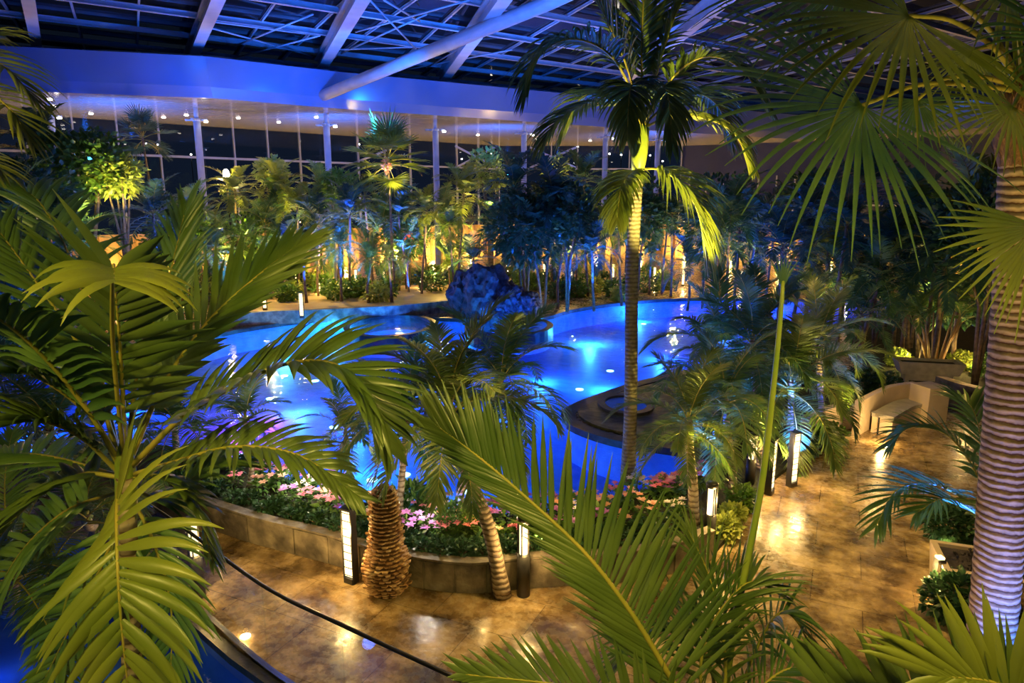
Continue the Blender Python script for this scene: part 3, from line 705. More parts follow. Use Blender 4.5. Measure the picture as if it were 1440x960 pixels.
# ------------------------------------------------------------ rock pile
def rock(name, p, r, seed, parent=None):
    import bmesh
    bm = bmesh.new(); bmesh.ops.create_icosphere(bm, subdivisions=4, radius=1)
    for v_ in bm.verts:
        n = v_.co.normalized(); d = 1+0.35*noise.noise(n*1.6+V((seed,0,0)))+0.22*noise.noise(n*4+V((0,seed,0)))+0.12*noise.noise(n*9)
        v_.co = V((n.x*r[0],n.y*r[1],n.z*r[2]))*d
    me = bpy.data.meshes.new(name); bm.to_mesh(me); bm.free(); me.materials.append(M['rock'])
    o = bpy.data.objects.new(name, me); C.objects.link(o); o.location = p; return o
for (u,v,rw,rh,lab) in ((655,444,0.75,1.1,'leftmost blue-tinted boulder of the rock pile behind the spas'),(683,446,1.0,1.35,'tallest dark boulder in the middle of the rock pile'),(716,447,0.75,0.9,'brown boulder right of the tallest one in the rock pile'),(741,448,0.6,0.65,'rightmost low boulder of the rock pile at the pool edge'),(700,450,0.5,0.55,'small boulder at the front foot of the rock pile')):
    p = G(u,v); o = rock('boulder', (p.x,p.y,rh*0.75), (rw,rw,rh), u*0.37); tag(o, lab, 'rock', 'boulders of the rock pile')
spot(G(640,470)+V((-1,0,0.4)), G(665,440)+V((0,0,1.4)), 'blue', 130, 60)
spot(G(760,455)+V((1,0,0.3)), G(725,440)+V((0,0,1.0)), 'white', 90, 60)

# ------------------------------------------------------------ palms
def protos(n, L, w, nl, length, S=3, fold=0, seed=0, droop=0.55, mats='leaf', rad=0.012, elev=((78,60),(58,85),(38,95),(15,90),(-8,70)), a0=70, a1=25, vee=0.25):
    out = []
    for i, (e, b) in enumerate(elev):
        mb = frond(arc(e,b,length), n=nl, L=L, w=w, S=S, seed=seed+i, droop=droop, rad=rad, fold=fold, K=12, rk=4, t0=0.15, a0=a0, a1=a1, vee=vee)
        me = bpy.data.meshes.new('frond'); me.from_pydata(mb.v, [], mb.f)
        me.materials.append(M[mats]); me.materials.append(M['rachis']); me.polygons.foreach_set('material_index', mb.m); me.polygons.foreach_set('use_smooth', [True]*len(mb.f)); me.update()
        out.append(me)
    return out
def fanprotos(length, R, seed, mats='leaf', n=22, S=4, elev=((75,25),(50,45),(28,60),(5,60),(-20,50)), droop=0.5):
    out = []
    for i, (e, b) in enumerate(elev):
        mb = MB(); P = arc(e,b*0.5,length); mb.tube(P, [0.015]*len(P), 4, 1)
        ax = (P[-1]-P[-2]).normalized(); fan(mb, P[-1], ax, V((-ax.z,0,ax.x)), R, n=n, spread=120, droop=droop, seed=seed+i, S=S, cup=0.1)
        me = bpy.data.meshes.new('frond'); me.from_pydata(mb.v, [], mb.f)
        me.materials.append(M[mats]); me.materials.append(M['rachis']); me.polygons.foreach_set('material_index', mb.m); me.polygons.foreach_set('use_smooth', [True]*len(mb.f)); me.update()
        out.append(me)
    return out
def trunk_mb(P, r0, r1, k=12, ringp=0.0, flare=1.25):
    mb = MB(); n = len(P)-1
    mb.tube(P, [(r0+(r1-r0)*i/n)*(1+(flare-1)*max(0,1-i/n*6))*(1+ringp*(i%2)) for i in range(n+1)], k, ref=(1,0,0)); return mb
def palm(base, crown, protos_, nf, scale=1.0, r=0.07, seed=0, label='', group=None, name='palm_tree', shaft=0.0, bend=0.25, ds=1.0, elv=None, cat='palm', tm='trunk'):
    rnd = random.Random(seed*7+1); root = empty(name, base, label, cat, group)
    cl = V(crown)-V(base)
    P = cr([V((0,0,0)), V((cl.x*0.3+bend*rnd.uniform(-.3,.3),cl.y*0.3,cl.z*0.35)), V((cl.x*0.72,cl.y*0.72,cl.z*0.7)), cl], 16)
    trunk_mb(P, r*1.15, r*0.85, 10, 0.05).build('trunk', M[tm], root)
    if shaft:
        t = (P[-1]-P[-2]).normalized(); mb = MB(); mb.tube([P[-1]-t*shaft*0.9, P[-1]-t*shaft*0.6, P[-1]-t*0.1, P[-1]+t*shaft*0.5], [r*1.05,r*1.25,r*0.9,r*0.3], 10); mb.build('crownshaft', M['shaft'], root)
    first = {}
    for i in range(nf):
        e = int(i/nf*len(protos_)); me = protos_[min(e,len(protos_)-1)]
        o = bpy.data.objects.new('frond', me); C.objects.link(o); o.parent = root
        o.location = cl+V((0,0,-0.012*i*scale)); o.rotation_euler = (rnd.uniform(-.12,.12), rnd.uniform(-.15,.15), i*2.39996+rnd.uniform(-.25,.25)+seed); s_ = scale*rnd.uniform(0.85,1.12); o.scale = (s_,s_,s_)
    return root
PB = {'a': protos(0,0.50,0.030,26,1.9,seed=10), 'y': protos(0,0.50,0.032,26,1.9,seed=20,mats='leafy'), 'd': protos(0,0.55,0.032,26,2.0,seed=30,mats='leafd'),
      'f': fanprotos(0.75,0.85,40,'leafy',n=26), 'g': fanprotos(0.8,0.8,50,'leafd',n=26)}
PM = {'a': protos(0,0.40,0.0145,46,1.5,S=5,fold=0.3,seed=60,droop=0.6,elev=((80,50),(62,80),(45,100),(28,105),(8,90),(-12,70))),
      'y': protos(0,0.40,0.0145,46,1.5,S=5,fold=0.3,seed=70,droop=0.5,mats='leafm',elev=((80,50),(62,80),(45,100),(28,105),(8,90),(-12,70)))}
def uplight(base, crown, col, e, dist=1.8, ang=55, dz=0.25, dx=0.0):
    b = V(base); c = V(crown); tocam = V((-b.x,-b.y,0)).normalized()
    spot(V((b.x,b.y,b.z+dz))+tocam*dist+V((dx,0,0)), c, 'deep' if col == 'blue' else col, e*(2.2 if col == 'blue' else 1), ang, 0.02)

def trunklight(base, crown, col, e):
    b = V(base); c = V(crown); tc_ = V((-c.x,-c.y,0)).normalized(); sd = V((-tc_.y,tc_.x,0))
    h = min(2.3, (c.z-b.z)*0.75)
    spot(V((c.x,c.y,c.z-h))+tc_*0.9+sd*0.5, c+V((0,0,0.3)), 'deep' if col == 'blue' else col, e*(2.4 if col == 'blue' else 1.2), 80, 0.03)
# background palms: type, crown px (u,v), Y, scale, fronds, light, energy, label
BGP = [
 ('g',200,192,35,1.05,14,None,0,'tall dark palm silhouetted against the windows at upper left'),
 ('y',330,268,35,0.95,15,'yellow',420,'golden-lit palm below the bright lamp at left of the back row'),
 ('y',392,262,37,0.95,15,'yellow',520,'brightest golden palm under the second window bay'),
 ('y',418,290,35,0.8,14,'yellow',380,'yellow-green palm right of the brightest golden palm'),
 ('a',452,262,40,0.9,14,'yellow',260,'green palm in front of the third column'),
 ('f',545,222,33,1.45,20,'yellow',420,'tall fan palm with orange flower stalk in front of the windows'),
 ('f',512,276,34,0.75,12,'yellow',260,'small lit fan palm at the foot of the tall fan palm crown'),
 ('d',492,300,33,0.95,15,'blue',420,'blue-washed palm left of the tall fan palm trunk'),
 ('d',448,318,33,0.85,14,'blue',300,'teal palm between the yellow palms and the blue forked palm'),
 ('a',478,345,31.5,0.75,12,'blue',620,'blue-lit palm with forked glowing trunk on the terrace'),
 ('y',425,352,31,0.62,12,'blue',260,'small palm with blue crown beside a terrace bollard'),
 ('a',300,352,30,0.9,14,'blue',520,'deep blue palm at the left end of the terrace'),
 ('a',372,312,34,0.85,14,'yellow',200,'olive palm behind the left end of the terrace'),
 ('d',400,338,33,0.75,13,'blue',260,'dark blue palm low in the left back row'),
 ('y',600,296,34,0.8,14,'yellow',420,'orange-yellow palm left of the centre column foot'),
 ('d',560,300,35,0.95,13,'blue',520,'blue palm with hanging fronds right of the tall fan palm'),
 ('a',520,366,31,0.6,12,'cyan',90,'small teal palm on the terrace path'),
 ('y',547,362,31,0.52,11,'yellow',110,'small potted-size palm with slim trunk on the terrace'),
 ('y',652,272,35,1.05,15,'yellow',420,'large yellow-green palm left of the big dark tree'),
 ('a',632,318,34,0.7,12,'yellow',160,'low palm between the two glowing lantern shades'),
 ('d',722,262,31,1.15,16,'blue',25,'big dark palm behind the rock pile, left crown'),
 ('d',778,276,31,1.15,16,'blue',25,'big dark palm right of the one behind the rock pile'),
 ('d',748,318,30,1.0,15,'blue',40,'dark bluish palm crown just above the rock pile'),
 ('a',820,252,36,0.95,14,'yellow',160,'green palm below the right columns'),
 ('d',832,350,31,0.85,13,'blue',460,'palm with blue-lit trunk right of the rock pile'),
 ('a',790,340,32,0.85,13,'blue',90,'drooping dark palm over the shrubs right of the rocks'),
 ('a',870,322,33,0.9,13,'yellow',160,'green palm behind the tall slender trunk'),
 ('a',1010,330,30,1.0,14,'yellow',160,'shadowy palm right of the bright hanging frond'),
 ('d',1065,315,28,1.0,14,'blue',120,'dark palm above the far right of the pool'),
 ('d',1100,345,24,1.0,14,'blue',70,'dark palm with bushy crown above the bridge of stems'),
 ('y',1165,352,24,0.95,14,'yellow',120,'palm with bright arching frond at the right end of the pool'),
 ('d',1215,255,27,1.2,15,None,0,'tall shadowy palm against the dark right wall'),
 ('d',1140,300,30,1.0,13,None,0,'dark palm left of the tallest shadowy one at right'),
 ('a',1290,300,22,1.1,15,'yellow',90,'dark green palm behind the ringed trunk, upper crown'),
 ('y',1370,285,20,1.1,15,'yellow',190,'yellow-tipped palm canopy just left of the big trunk'),
 ('d',1330,360,19,1.0,14,None,0,'dark palm mass left of the big trunk at mid height'),
 ('d',1240,350,21,0.9,14,None,0,'dark palm above the right end of the pool'),
 ('d',1290,400,21.5,0.9,14,'yellow',90,'drooping dark palm over the clump of lit stems'),
 ('a',1212,440,19,0.75,13,None,0,'dark palm at the right tip of the pool'),
 ('d',55,215,28,1.2,14,None,0,'dark palm crown at upper left behind the big fronds'),
 ('a',20,300,22,1.1,14,'yellow',60,'dark palm at the left edge behind the big fronds'),
 ('a',110,330,26,1.0,14,'yellow',70,'green palm hidden behind the raised left fronds'),
 ('d',215,300,29,1.1,14,'blue',120,'dark palm right of the raised left fronds'),
 ('a',262,300,33,0.95,13,'yellow',200,'yellowish palm beside the second column'),
 ('d',20,420,16,0.9,13,'blue',60,'dark palm at the left frame edge above the water'),
]
for i, (k,u,v,Y,sc,nf,col,e,lab) in enumerate(BGP):
    c = D(u,v,Y); rnd = random.Random(i)
    z0 = 0.45 if (300 < u < 640 and 30 < Y < 33) else 0.02
    b = V((c.x+rnd.uniform(-.5,.5), Y+rnd.uniform(-.3,.3), z0))
    palm(b, c, PB[k], nf+4, sc, 0.055, i, lab, 'palms planted behind and beside the pool', 'fan_palm' if k in 'fg' else 'palm_tree', tm='bark')
    if col: uplight(b, c, col, e*0.8, 2.6, 36); trunklight(b, c, col, e*(1.5 if col != 'blue' else 2.4))
    if i == 5:
        rt = [o for o in C.objects if o.get('label') == lab][0]; mb = MB()
        mb = foliage(mb, (0,0,0), (0.22,0.22,0.35), 160, 0.12, 4); fl_ = mb.build('flower_stalk', M['peach'], rt); fl_.location = c-b+V((0.0,-0.35,-0.35))
# crowded middle layer
rnd = random.Random(77)
for i in range(64):
    u = 235+i*17.5+rnd.uniform(-8,8); v = rnd.choice([300,325,350,365])+rnd.uniform(-14,14)
    Y = rnd.uniform(33.5,40) if u < 960 else rnd.uniform(24,34)
    if u > 1180: Y = rnd.uniform(19,25); v += 25
    k = rnd.choice('aaydd'); c = D(u,v,Y); b = V((c.x+rnd.uniform(-.3,.3), Y, 0.02))
    palm(b, c, PB[k], 17, rnd.uniform(0.7,1.0), 0.05, 500+i, 'mid-height palm crowded into the planting behind the pool', 'mid-height palms crowded behind the pool', tm='bark')
    if i%3 == 0: uplight(b, c, rnd.choice(['yellow','yellow','blue']), 500, 2.4, 36)
    if i % 2 and u < 1150: trunklight(b, c, 'yellow' if rnd.random() < 0.55 else 'blue', 260)
# orange flower stalk of the tall fan palm
# broadleaf trees / shrubs
def bush(p, r, n, s, mat, seed, lab, grp, name='shrub', trunk=0, cat='shrub', pointy=0.3):
    b = empty(name, (p.x,p.y,p.z), lab, cat, grp)
    mb = foliage(MB(), (0,0,trunk+r[2]*0.75), r, int(n*1.5), s*1.12, seed, shell=0.35, pointy=pointy); mb.build('foliage', M[mat], b)
    mb = MB(); h = trunk+r[2]*0.7
    rnd = random.Random(seed)
    for k in range(4 if not trunk else 5):
        a = k*1.6+seed; q = V((math.cos(a)*r[0]*0.5, math.sin(a)*r[1]*0.5, h+r[2]*0.3))
        mb.tube([V((0.03*math.cos(a),0.03*math.sin(a),0)), V((q.x*0.15,q.y*0.15,h*0.55)), q], [0.02+trunk*0.012,0.015+trunk*0.01,0.005], 6)
    mb.build('stems', M['bark'], b)
    return b
TR = [
 (115,232,27,(2.0,1.6,1.5),900,0.30,'broad','yellow',420,'round leafy tree with lit top behind the left fronds'),
 (165,246,27,(1.0,1.0,0.9),420,0.26,'broady','yellow',900,'bright lime tree crown glowing beside the dark left palm'),
 (383,240,39,(1.0,0.9,0.9),420,0.24,'broady','yellow',900,'bright lime tree top under the left soffit'),
 (475,262,40,(1.5,1.2,1.2),600,0.26,'broad','yellow',500,'leafy tree between third column and fan palm'),
 (690,240,38,(1.5,1.2,1.3),600,0.26,'broady','yellow',420,'pale leafy tree right of the centre column'),
 (780,240,38,(0.8,0.7,1.0),320,0.22,'broady','yellow',420,'small pale tree tip above the dark trees'),
 (740,320,30.5,(2.1,1.5,1.9),1300,0.26,'broadd','blue',60,'big dark tree standing over the rock pile'),
 (800,300,31,(1.7,1.4,1.6),1000,0.26,'broadd','yellow',60,'dark leafy tree right of the big one over the rocks'),
 (1240,385,23,(2.0,1.6,1.8),1200,0.2,'broadd',None,0,'dark leafy thicket at the right end of the pool'),
 (1350,410,22.5,(1.8,1.4,1.5),1000,0.18,'broadd','yellow',160,'dark leafy thicket left of the big ringed trunk'),
 (1150,290,33,(2.4,2,2.2),1200,0.28,'broadd',None,0,'dark tree mass in front of the right wall'),
 (1010,300,34,(2.2,2,2.2),1100,0.28,'broadd','yellow',160,'dark tree mass right of the tall slender palm'),
 (900,300,36,(1.8,1.5,2.0),900,0.28,'broadd','yellow',200,'dark tree behind the tall slender trunk'),
 (250,330,33,(1.8,1.5,1.8),900,0.26,'broad','yellow',200,'leafy tree left of the terrace'),
 (350,340,34,(1.8,1.5,1.5),900,0.24,'broad','yellow',200,'leafy tree over the left terrace end'),
 (570,330,36,(1.4,1.3,1.3),700,0.24,'broad','yellow',260,'leafy tree behind the red lantern shade'),
 (40,300,24,(2.2,1.8,2.4),1300,0.26,'broadd','yellow',60,'dark tree at the far left behind the fronds'),
 (1400,330,18,(2.0,1.6,1.8),1200,0.22,'broadd','yellow',100,'dark tree behind the big ringed trunk'),
]
for i, (u,v,Y,r,n,s,mt,col,e,lab) in enumerate(TR):
    c = D(u,v,Y); tr_ = max(0.2, c.z-r[2]*0.75)
    b = bush(V((c.x,c.y,0.02)), r, n, s, mt, i+50, lab, 'leafy trees around the pool', 'broadleaf_tree', tr_, 'tree')
    if col:
        uplight(V((c.x,c.y,0)), c, col, e*0.8, 2.4, 36)
        tcv = V((-c.x,-c.y,0)).normalized(); spot(V((c.x,c.y,max(0.5,c.z-r[2]*1.5)))+tcv*(r[1]+0.9), c, col, e*1.1, 70, 0.03)
SH = []
rnd = random.Random(11)
for i in range(58):
    u = 300+i*12.5+rnd.uniform(-5,5) if i < 52 else rnd.uniform(60,290)
    v = rnd.uniform(392,412) if 560 < u else rnd.uniform(404,424)
    if 760 < u < 880: v = rnd.uniform(404,424)
    if u > 960: v = rnd.uniform(396,408)
    z = 0.45 if 300 < u < 630 and v > 402 else 0.02
    SH.append((u,v,z))
for i, (u,v,z) in enumerate(SH):
    p = G(u,v,z); r = rnd.uniform(0.45,0.8)
    if u < 300: r *= 1.5
    bush(p, (r*1.15,r*0.9,r*0.85), 240, 0.2, rnd.choice(['broad','broad','broady','broadd']), i, 'low leafy shrub in the planting behind the pool', 'low shrubs behind the pool')
# shrubs on near beds
NS = [(1042,715,0.28,'broad','dark shrub behind the glowing bollard at the right bed tip'),(1020,755,0.24,'broady','variegated shrub at the tip of the right bed'),(1030,735,0.22,'broady','pale shrub right of the glowing bollard'),(1335,760,0.42,'broadd','round shrub behind the square planter'),(1345,868,0.42,'broadd','round shrub in front of the square planter'),(1432,800,0.4,'broadd','round shrub right of the big ringed trunk'),
      (1130,640,0.35,'broadd','dark shrub behind the bright path bollard'),(1165,625,0.35,'broad','shrub left of the curved bench'),(1240,560,0.5,'broadd','shrub behind the curved bench wall'),(1210,555,0.5,'broadd','shrub left behind the curved bench wall'),(1350,520,0.45,'broady','lit shrub behind the low stone wall'),(1262,515,0.4,'broady','lit yellow shrub left of the lit stems'),(1390,530,0.5,'broad','shrub at the foot of the big trunk'),(1410,510,0.45,'broady','orange-lit shrub left of the big trunk')]
for i, (u,v,r,mt,lab) in enumerate(NS):
    bush(G(u,v,0.03), (r,r,r*0.85), 700 if r > 0.38 else 380, 0.09, mt, i+200, lab, 'shrubs beside the paving', pointy=0.34)
# clump of lit stems
p = G(1312,528); cl_ = empty('clumping_palm', (p.x,p.y,0.05), 'clump of many slim lit stems behind the trough planter', 'palm')
for k in range(11):
    a = -1.1+2.2*k/10; mb = MB(); tp = V((math.sin(a)*0.75, random.Random(k).uniform(-.3,.3), 1.7+0.3*math.cos(a*2))); mb.tube([V((math.sin(a)*0.12,0,0)), V((tp.x*0.55,tp.y*.5,0.9)), tp], [0.035,0.03,0.02], 7); mb.build('stem', M['wood'], cl_)
    for j in range(2):
        o = bpy.data.objects.new('frond', PM['a'][(k+j)%4]); C.objects.link(o); o.parent = cl_; o.location = tp; o.rotation_euler = (0,0,a*1.2+j*3+k); o.scale = (0.85,)*3
spot(p+V((0,-0.8,0.15)), p+V((0,0,1.5)), 'warm', 260, 100, 0.02)
point(G(1400,520)+V((0,-0.2,0.5)), 'warm', 60, 0.03); point(G(1262,516)+V((0,-0.55,0.5)), 'yellow', 45, 0.03); point(G(1345,522)+V((0,-0.6,0.5)), 'warm', 45, 0.03); point(G(1345,560)+V((0,-0.5,1.2)), 'warm', 25, 0.03)

# ------------------------------------------------------------ lantern shades far away
for (u,v,Y,m,lab) in ((575,338,37,'shaded','glowing red-orange lantern shade among the back palms'),(666,332,37,'shadeb','glowing beige lantern shade above the rock pile')):
    c = D(u,v,Y); ln = empty('lantern', (c.x,c.y,0.02), lab, 'lantern')
    mb = MB(); mb.lathe([(0.03,0),(0.03,c.z-0.1)], (0,0,0), 8); mb.build('pole', M['black'], ln)
    mb = MB(); mb._lathe([(0.38,-0.25),(0.36,-0.05),(0.26,0.15),(0.1,0.28),(0.0,0.3)], (0,0,c.z), 20); mb.build('shade', M[m], ln)
c = D(318,245,36); ln = empty('lamp_post', (c.x,c.y,0.02), 'bright bare warm lamp above the palms at upper left', 'lamp')
mb = MB(); mb.lathe([(0.04,0),(0.04,c.z-0.1)], (0,0,0), 8); mb.build('pole', M['black'], ln)
mb = MB(); mb._lathe([(0,-.2),(0.16,-.12),(0.18,0),(0.1,0.2),(0,0.25)], (0,0,c.z), 12); mb.build('lamp', M['lampwhite'], ln)
point(c+V((0,-0.4,0)), 'warm', 300, 0.15)

# ------------------------------------------------------------ mid palms
MP = [
 ('y',G(707,838),D(632,572,8.3),1.0,20,'leaning palm rising from the front planter, centre of the photo',0.085),
 ('a',G(640,742,0.3),D(705,530,9.6),0.95,18,'palm crown with yellow-lit tips in the middle of the pool view',0.06),
 ('a',G(560,745,0.3),D(572,585,9.6),0.9,17,'blue-lit palm left of the leaning centre palm',0.05),
 ('y',G(975,742,0.3),D(968,590,10.2),0.85,18,'lower palm of the right cluster, at the bed tip',0.07),
 ('a',G(1030,712,0.05),D(1020,560,11.2),0.95,18,'blue-tinted palm behind the lower right cluster palm',0.06),
 ('y',G(1114,650,0.05),D(1112,535,13.0),1.25,22,'palm with white-lit trunk and arching fronds by the path',0.06),
 ('a',G(1070,660,0.05),D(1058,478,13.2),1.05,20,'upper palm of the right cluster, left of the green stem',0.06),
 ('y',G(1160,625,0.05),D(1150,485,14.2),1.0,20,'palm with bright drooping fronds above the cream bench',0.06),
 ('a',G(1000,640,0.3),D(1015,490,15.0),1.25,18,'dark palm over the pool edge, leftmost of the right cluster',0.05),
 ('a',G(492,735,0.3),D(486,606,9.6),0.55,12,'slim blue-white lit palm rising from the flower planter left of centre',0.035),
 ('a',G(350,690,0.3),D(345,588,10.6),0.6,13,'dark palm against the magenta water behind the left flowers',0.04),
 ('a',G(60,690),D(70,600,8.6),0.9,16,'dark palm against the water behind the left foreground palm',0.06),
 ('a',G(250,665,0.3),D(245,590,9.5),0.8,16,'dark palm at the left pool edge behind the broad fronds',0.05),
 ('a',G(-30,640),D(-10,520,10.5),1.1,16,'dark palm cut off by the left edge near the water',0.06),
 ('y',G(130,760),D(120,720,6.6),0.8,15,'palm below the foreground palm crown, by the railing end',0.06),
 ('a',G(10,860),D(20,800,5.6),0.8,15,'dark palm in the lower left corner under the big fronds',0.06),
]
for i, (k,b,c,sc,nf,lab,r) in enumerate(MP):
    palm(V((b.x,b.y,b.z)), c, PM[k], nf, sc, r, 100+i, lab, 'palms on the near side of the pool', shaft=0.3)
# palm at right with blue-lit frond
def traced(root, fr, name='frond', mat='leafy', **kw):
    pass
def tfrond(root, px, mat='leafy', **kw):
    pts = [D(*p) for p in px]
    rm = MB(); mb = frond(pts, rmb=rm, **kw); o = mb.build('frond', [M[mat], M['rachis']], root, origin=pts[0])
    rc = rm.build('rachis', [M[mat], M['rachis']], None, origin=pts[0]); rc.parent = o; rc.location = (0,0,0); return o
rootH = empty('palm_tree', (D(1400,720,5.6).x,5.6,0), 'palm with a blue-lit arching frond left of the big ringed trunk', 'palm', 'palms on the near side of the pool')
cH = D(1392,742,5.6)
mb = MB(); mb.tube([V((0.1,0.1,0)), V((0.05,0,cH.z*0.5)), cH-rootH.location], [0.07,0.06,0.05], 10); mb.build('trunk', M['trunk'], rootH)
kw = dict(n=30, L=0.42, w=0.016, S=6, droop=0.5, a0=60, a1=25, rad=0.012, t0=0.2)
tfrond(rootH, [(1392,742,5.6),(1360,705,5.5),(1310,680,5.4),(1260,690,5.3),(1232,740,5.2)], 'leaf', seed=1, **kw)
tfrond(rootH, [(1392,742,5.6),(1370,660,5.8),(1330,610,5.9),(1280,600,6.0),(1250,625,6)], 'leaf', seed=2, **kw)
tfrond(rootH, [(1392,742,5.6),(1385,650,6.0),(1370,580,6.2),(1350,560,6.4)], 'leaf', seed=3, **kw)
tfrond(rootH, [(1392,742,5.6),(1370,720,5.3),(1330,700,5.0),(1290,720,4.9)], 'leaf', seed=4, **kw)
tfrond(rootH, [(1392,742,5.6),(1440,650,5.8),(1480,610,5.9)], 'leaf', seed=5, **kw)
spot(D(1375,775,5.2), D(1310,670,5.4), 'deep', 420, 60, 0.02)

# ------------------------------------------------------------ E tall slender palm
cE = D(905,170,11.0); bE = V((D(886,600,11.0).x, 11.0, 0.3))
rE = empty('palm_tree', bE, 'tall slender palm with a ringed trunk rising from the pool edge to the roof', 'palm')
P = cr([V((0,0,0)), D(887,560,11)-bE, D(889,380,11)-bE, D(897,240,11)-bE, cE-bE], 60)
trunk_mb(P, 0.115, 0.085, 14, 0.012, 1.2).build('trunk', M['trunkslim'], rE)
mb = MB(); mb.tube([D(896,250,11)-bE, D(899,215,11)-bE, D(904,180,11)-bE, D(906,150,11)-bE], [0.09,0.13,0.10,0.05], 12); mb.build('crownshaft', M['shaft'], rE)
EF = [
 ([(904,170,11),(865,85,10.7),(810,55,10.4),(762,75,10.2),(738,130,10.1)],'leafm',0.75),
 ([(904,170,11),(880,90,11),(850,20,11),(825,-40,11)],'leaf',0.8),
 ([(905,170,11),(902,80,11.3),(905,0,11.5),(912,-70,11.7)],'leaf',0.8),
 ([(906,170,11),(930,80,11),(955,10,11),(990,-40,11)],'leaf',0.8),
 ([(908,170,11),(945,110,10.7),(990,80,10.4),(1040,95,10.2),(1080,150,10.1)],'leaf',0.7),
 ([(904,175,11),(875,150,10.5),(835,145,10.1),(790,165,9.8),(765,200,9.7)],'leaf',0.62),
 ([(904,175,11),(880,150,11.4),(850,130,12.2),(815,140,12.7),(790,190,12.8)],'leaf',0.7),
 ([(906,180,11),(940,165,10.6),(985,165,10.4),(1030,185,10.2),(1055,230,10.2)],'leafy',0.6),
 ([(906,175,11),(935,150,11.6),(975,130,12.2),(1010,150,12.6),(1030,200,12.7)],'leaf',0.7),
 ([(905,178,11),(898,140,10.3),(890,120,9.8),(885,135,9.5),(882,190,9.4)],'leaf',0.6),
 ([(906,178,11),(920,140,10.3),(930,120,9.8),(940,140,9.5),(945,200,9.4)],'leaf',0.6),
 ([(902,238,11),(925,238,10.8),(950,252,10.6),(978,290,10.5),(992,345,10.5)],'leafy',1.15),
 ([(900,240,11),(888,242,10.7),(874,262,10.4),(868,310,10.3)],'leafy',0.55),
]
for i, (px,mt,L_) in enumerate(EF):
    tfrond(rE, px, 'leafm' if mt == 'leaf' else mt, n=50, L=L_*1.15, w=0.029, S=6, droop=1.0 if i not in (1,2,3) else 0.5, a0=60, a1=20, rad=0.022, t0=0.22, seed=300+i)

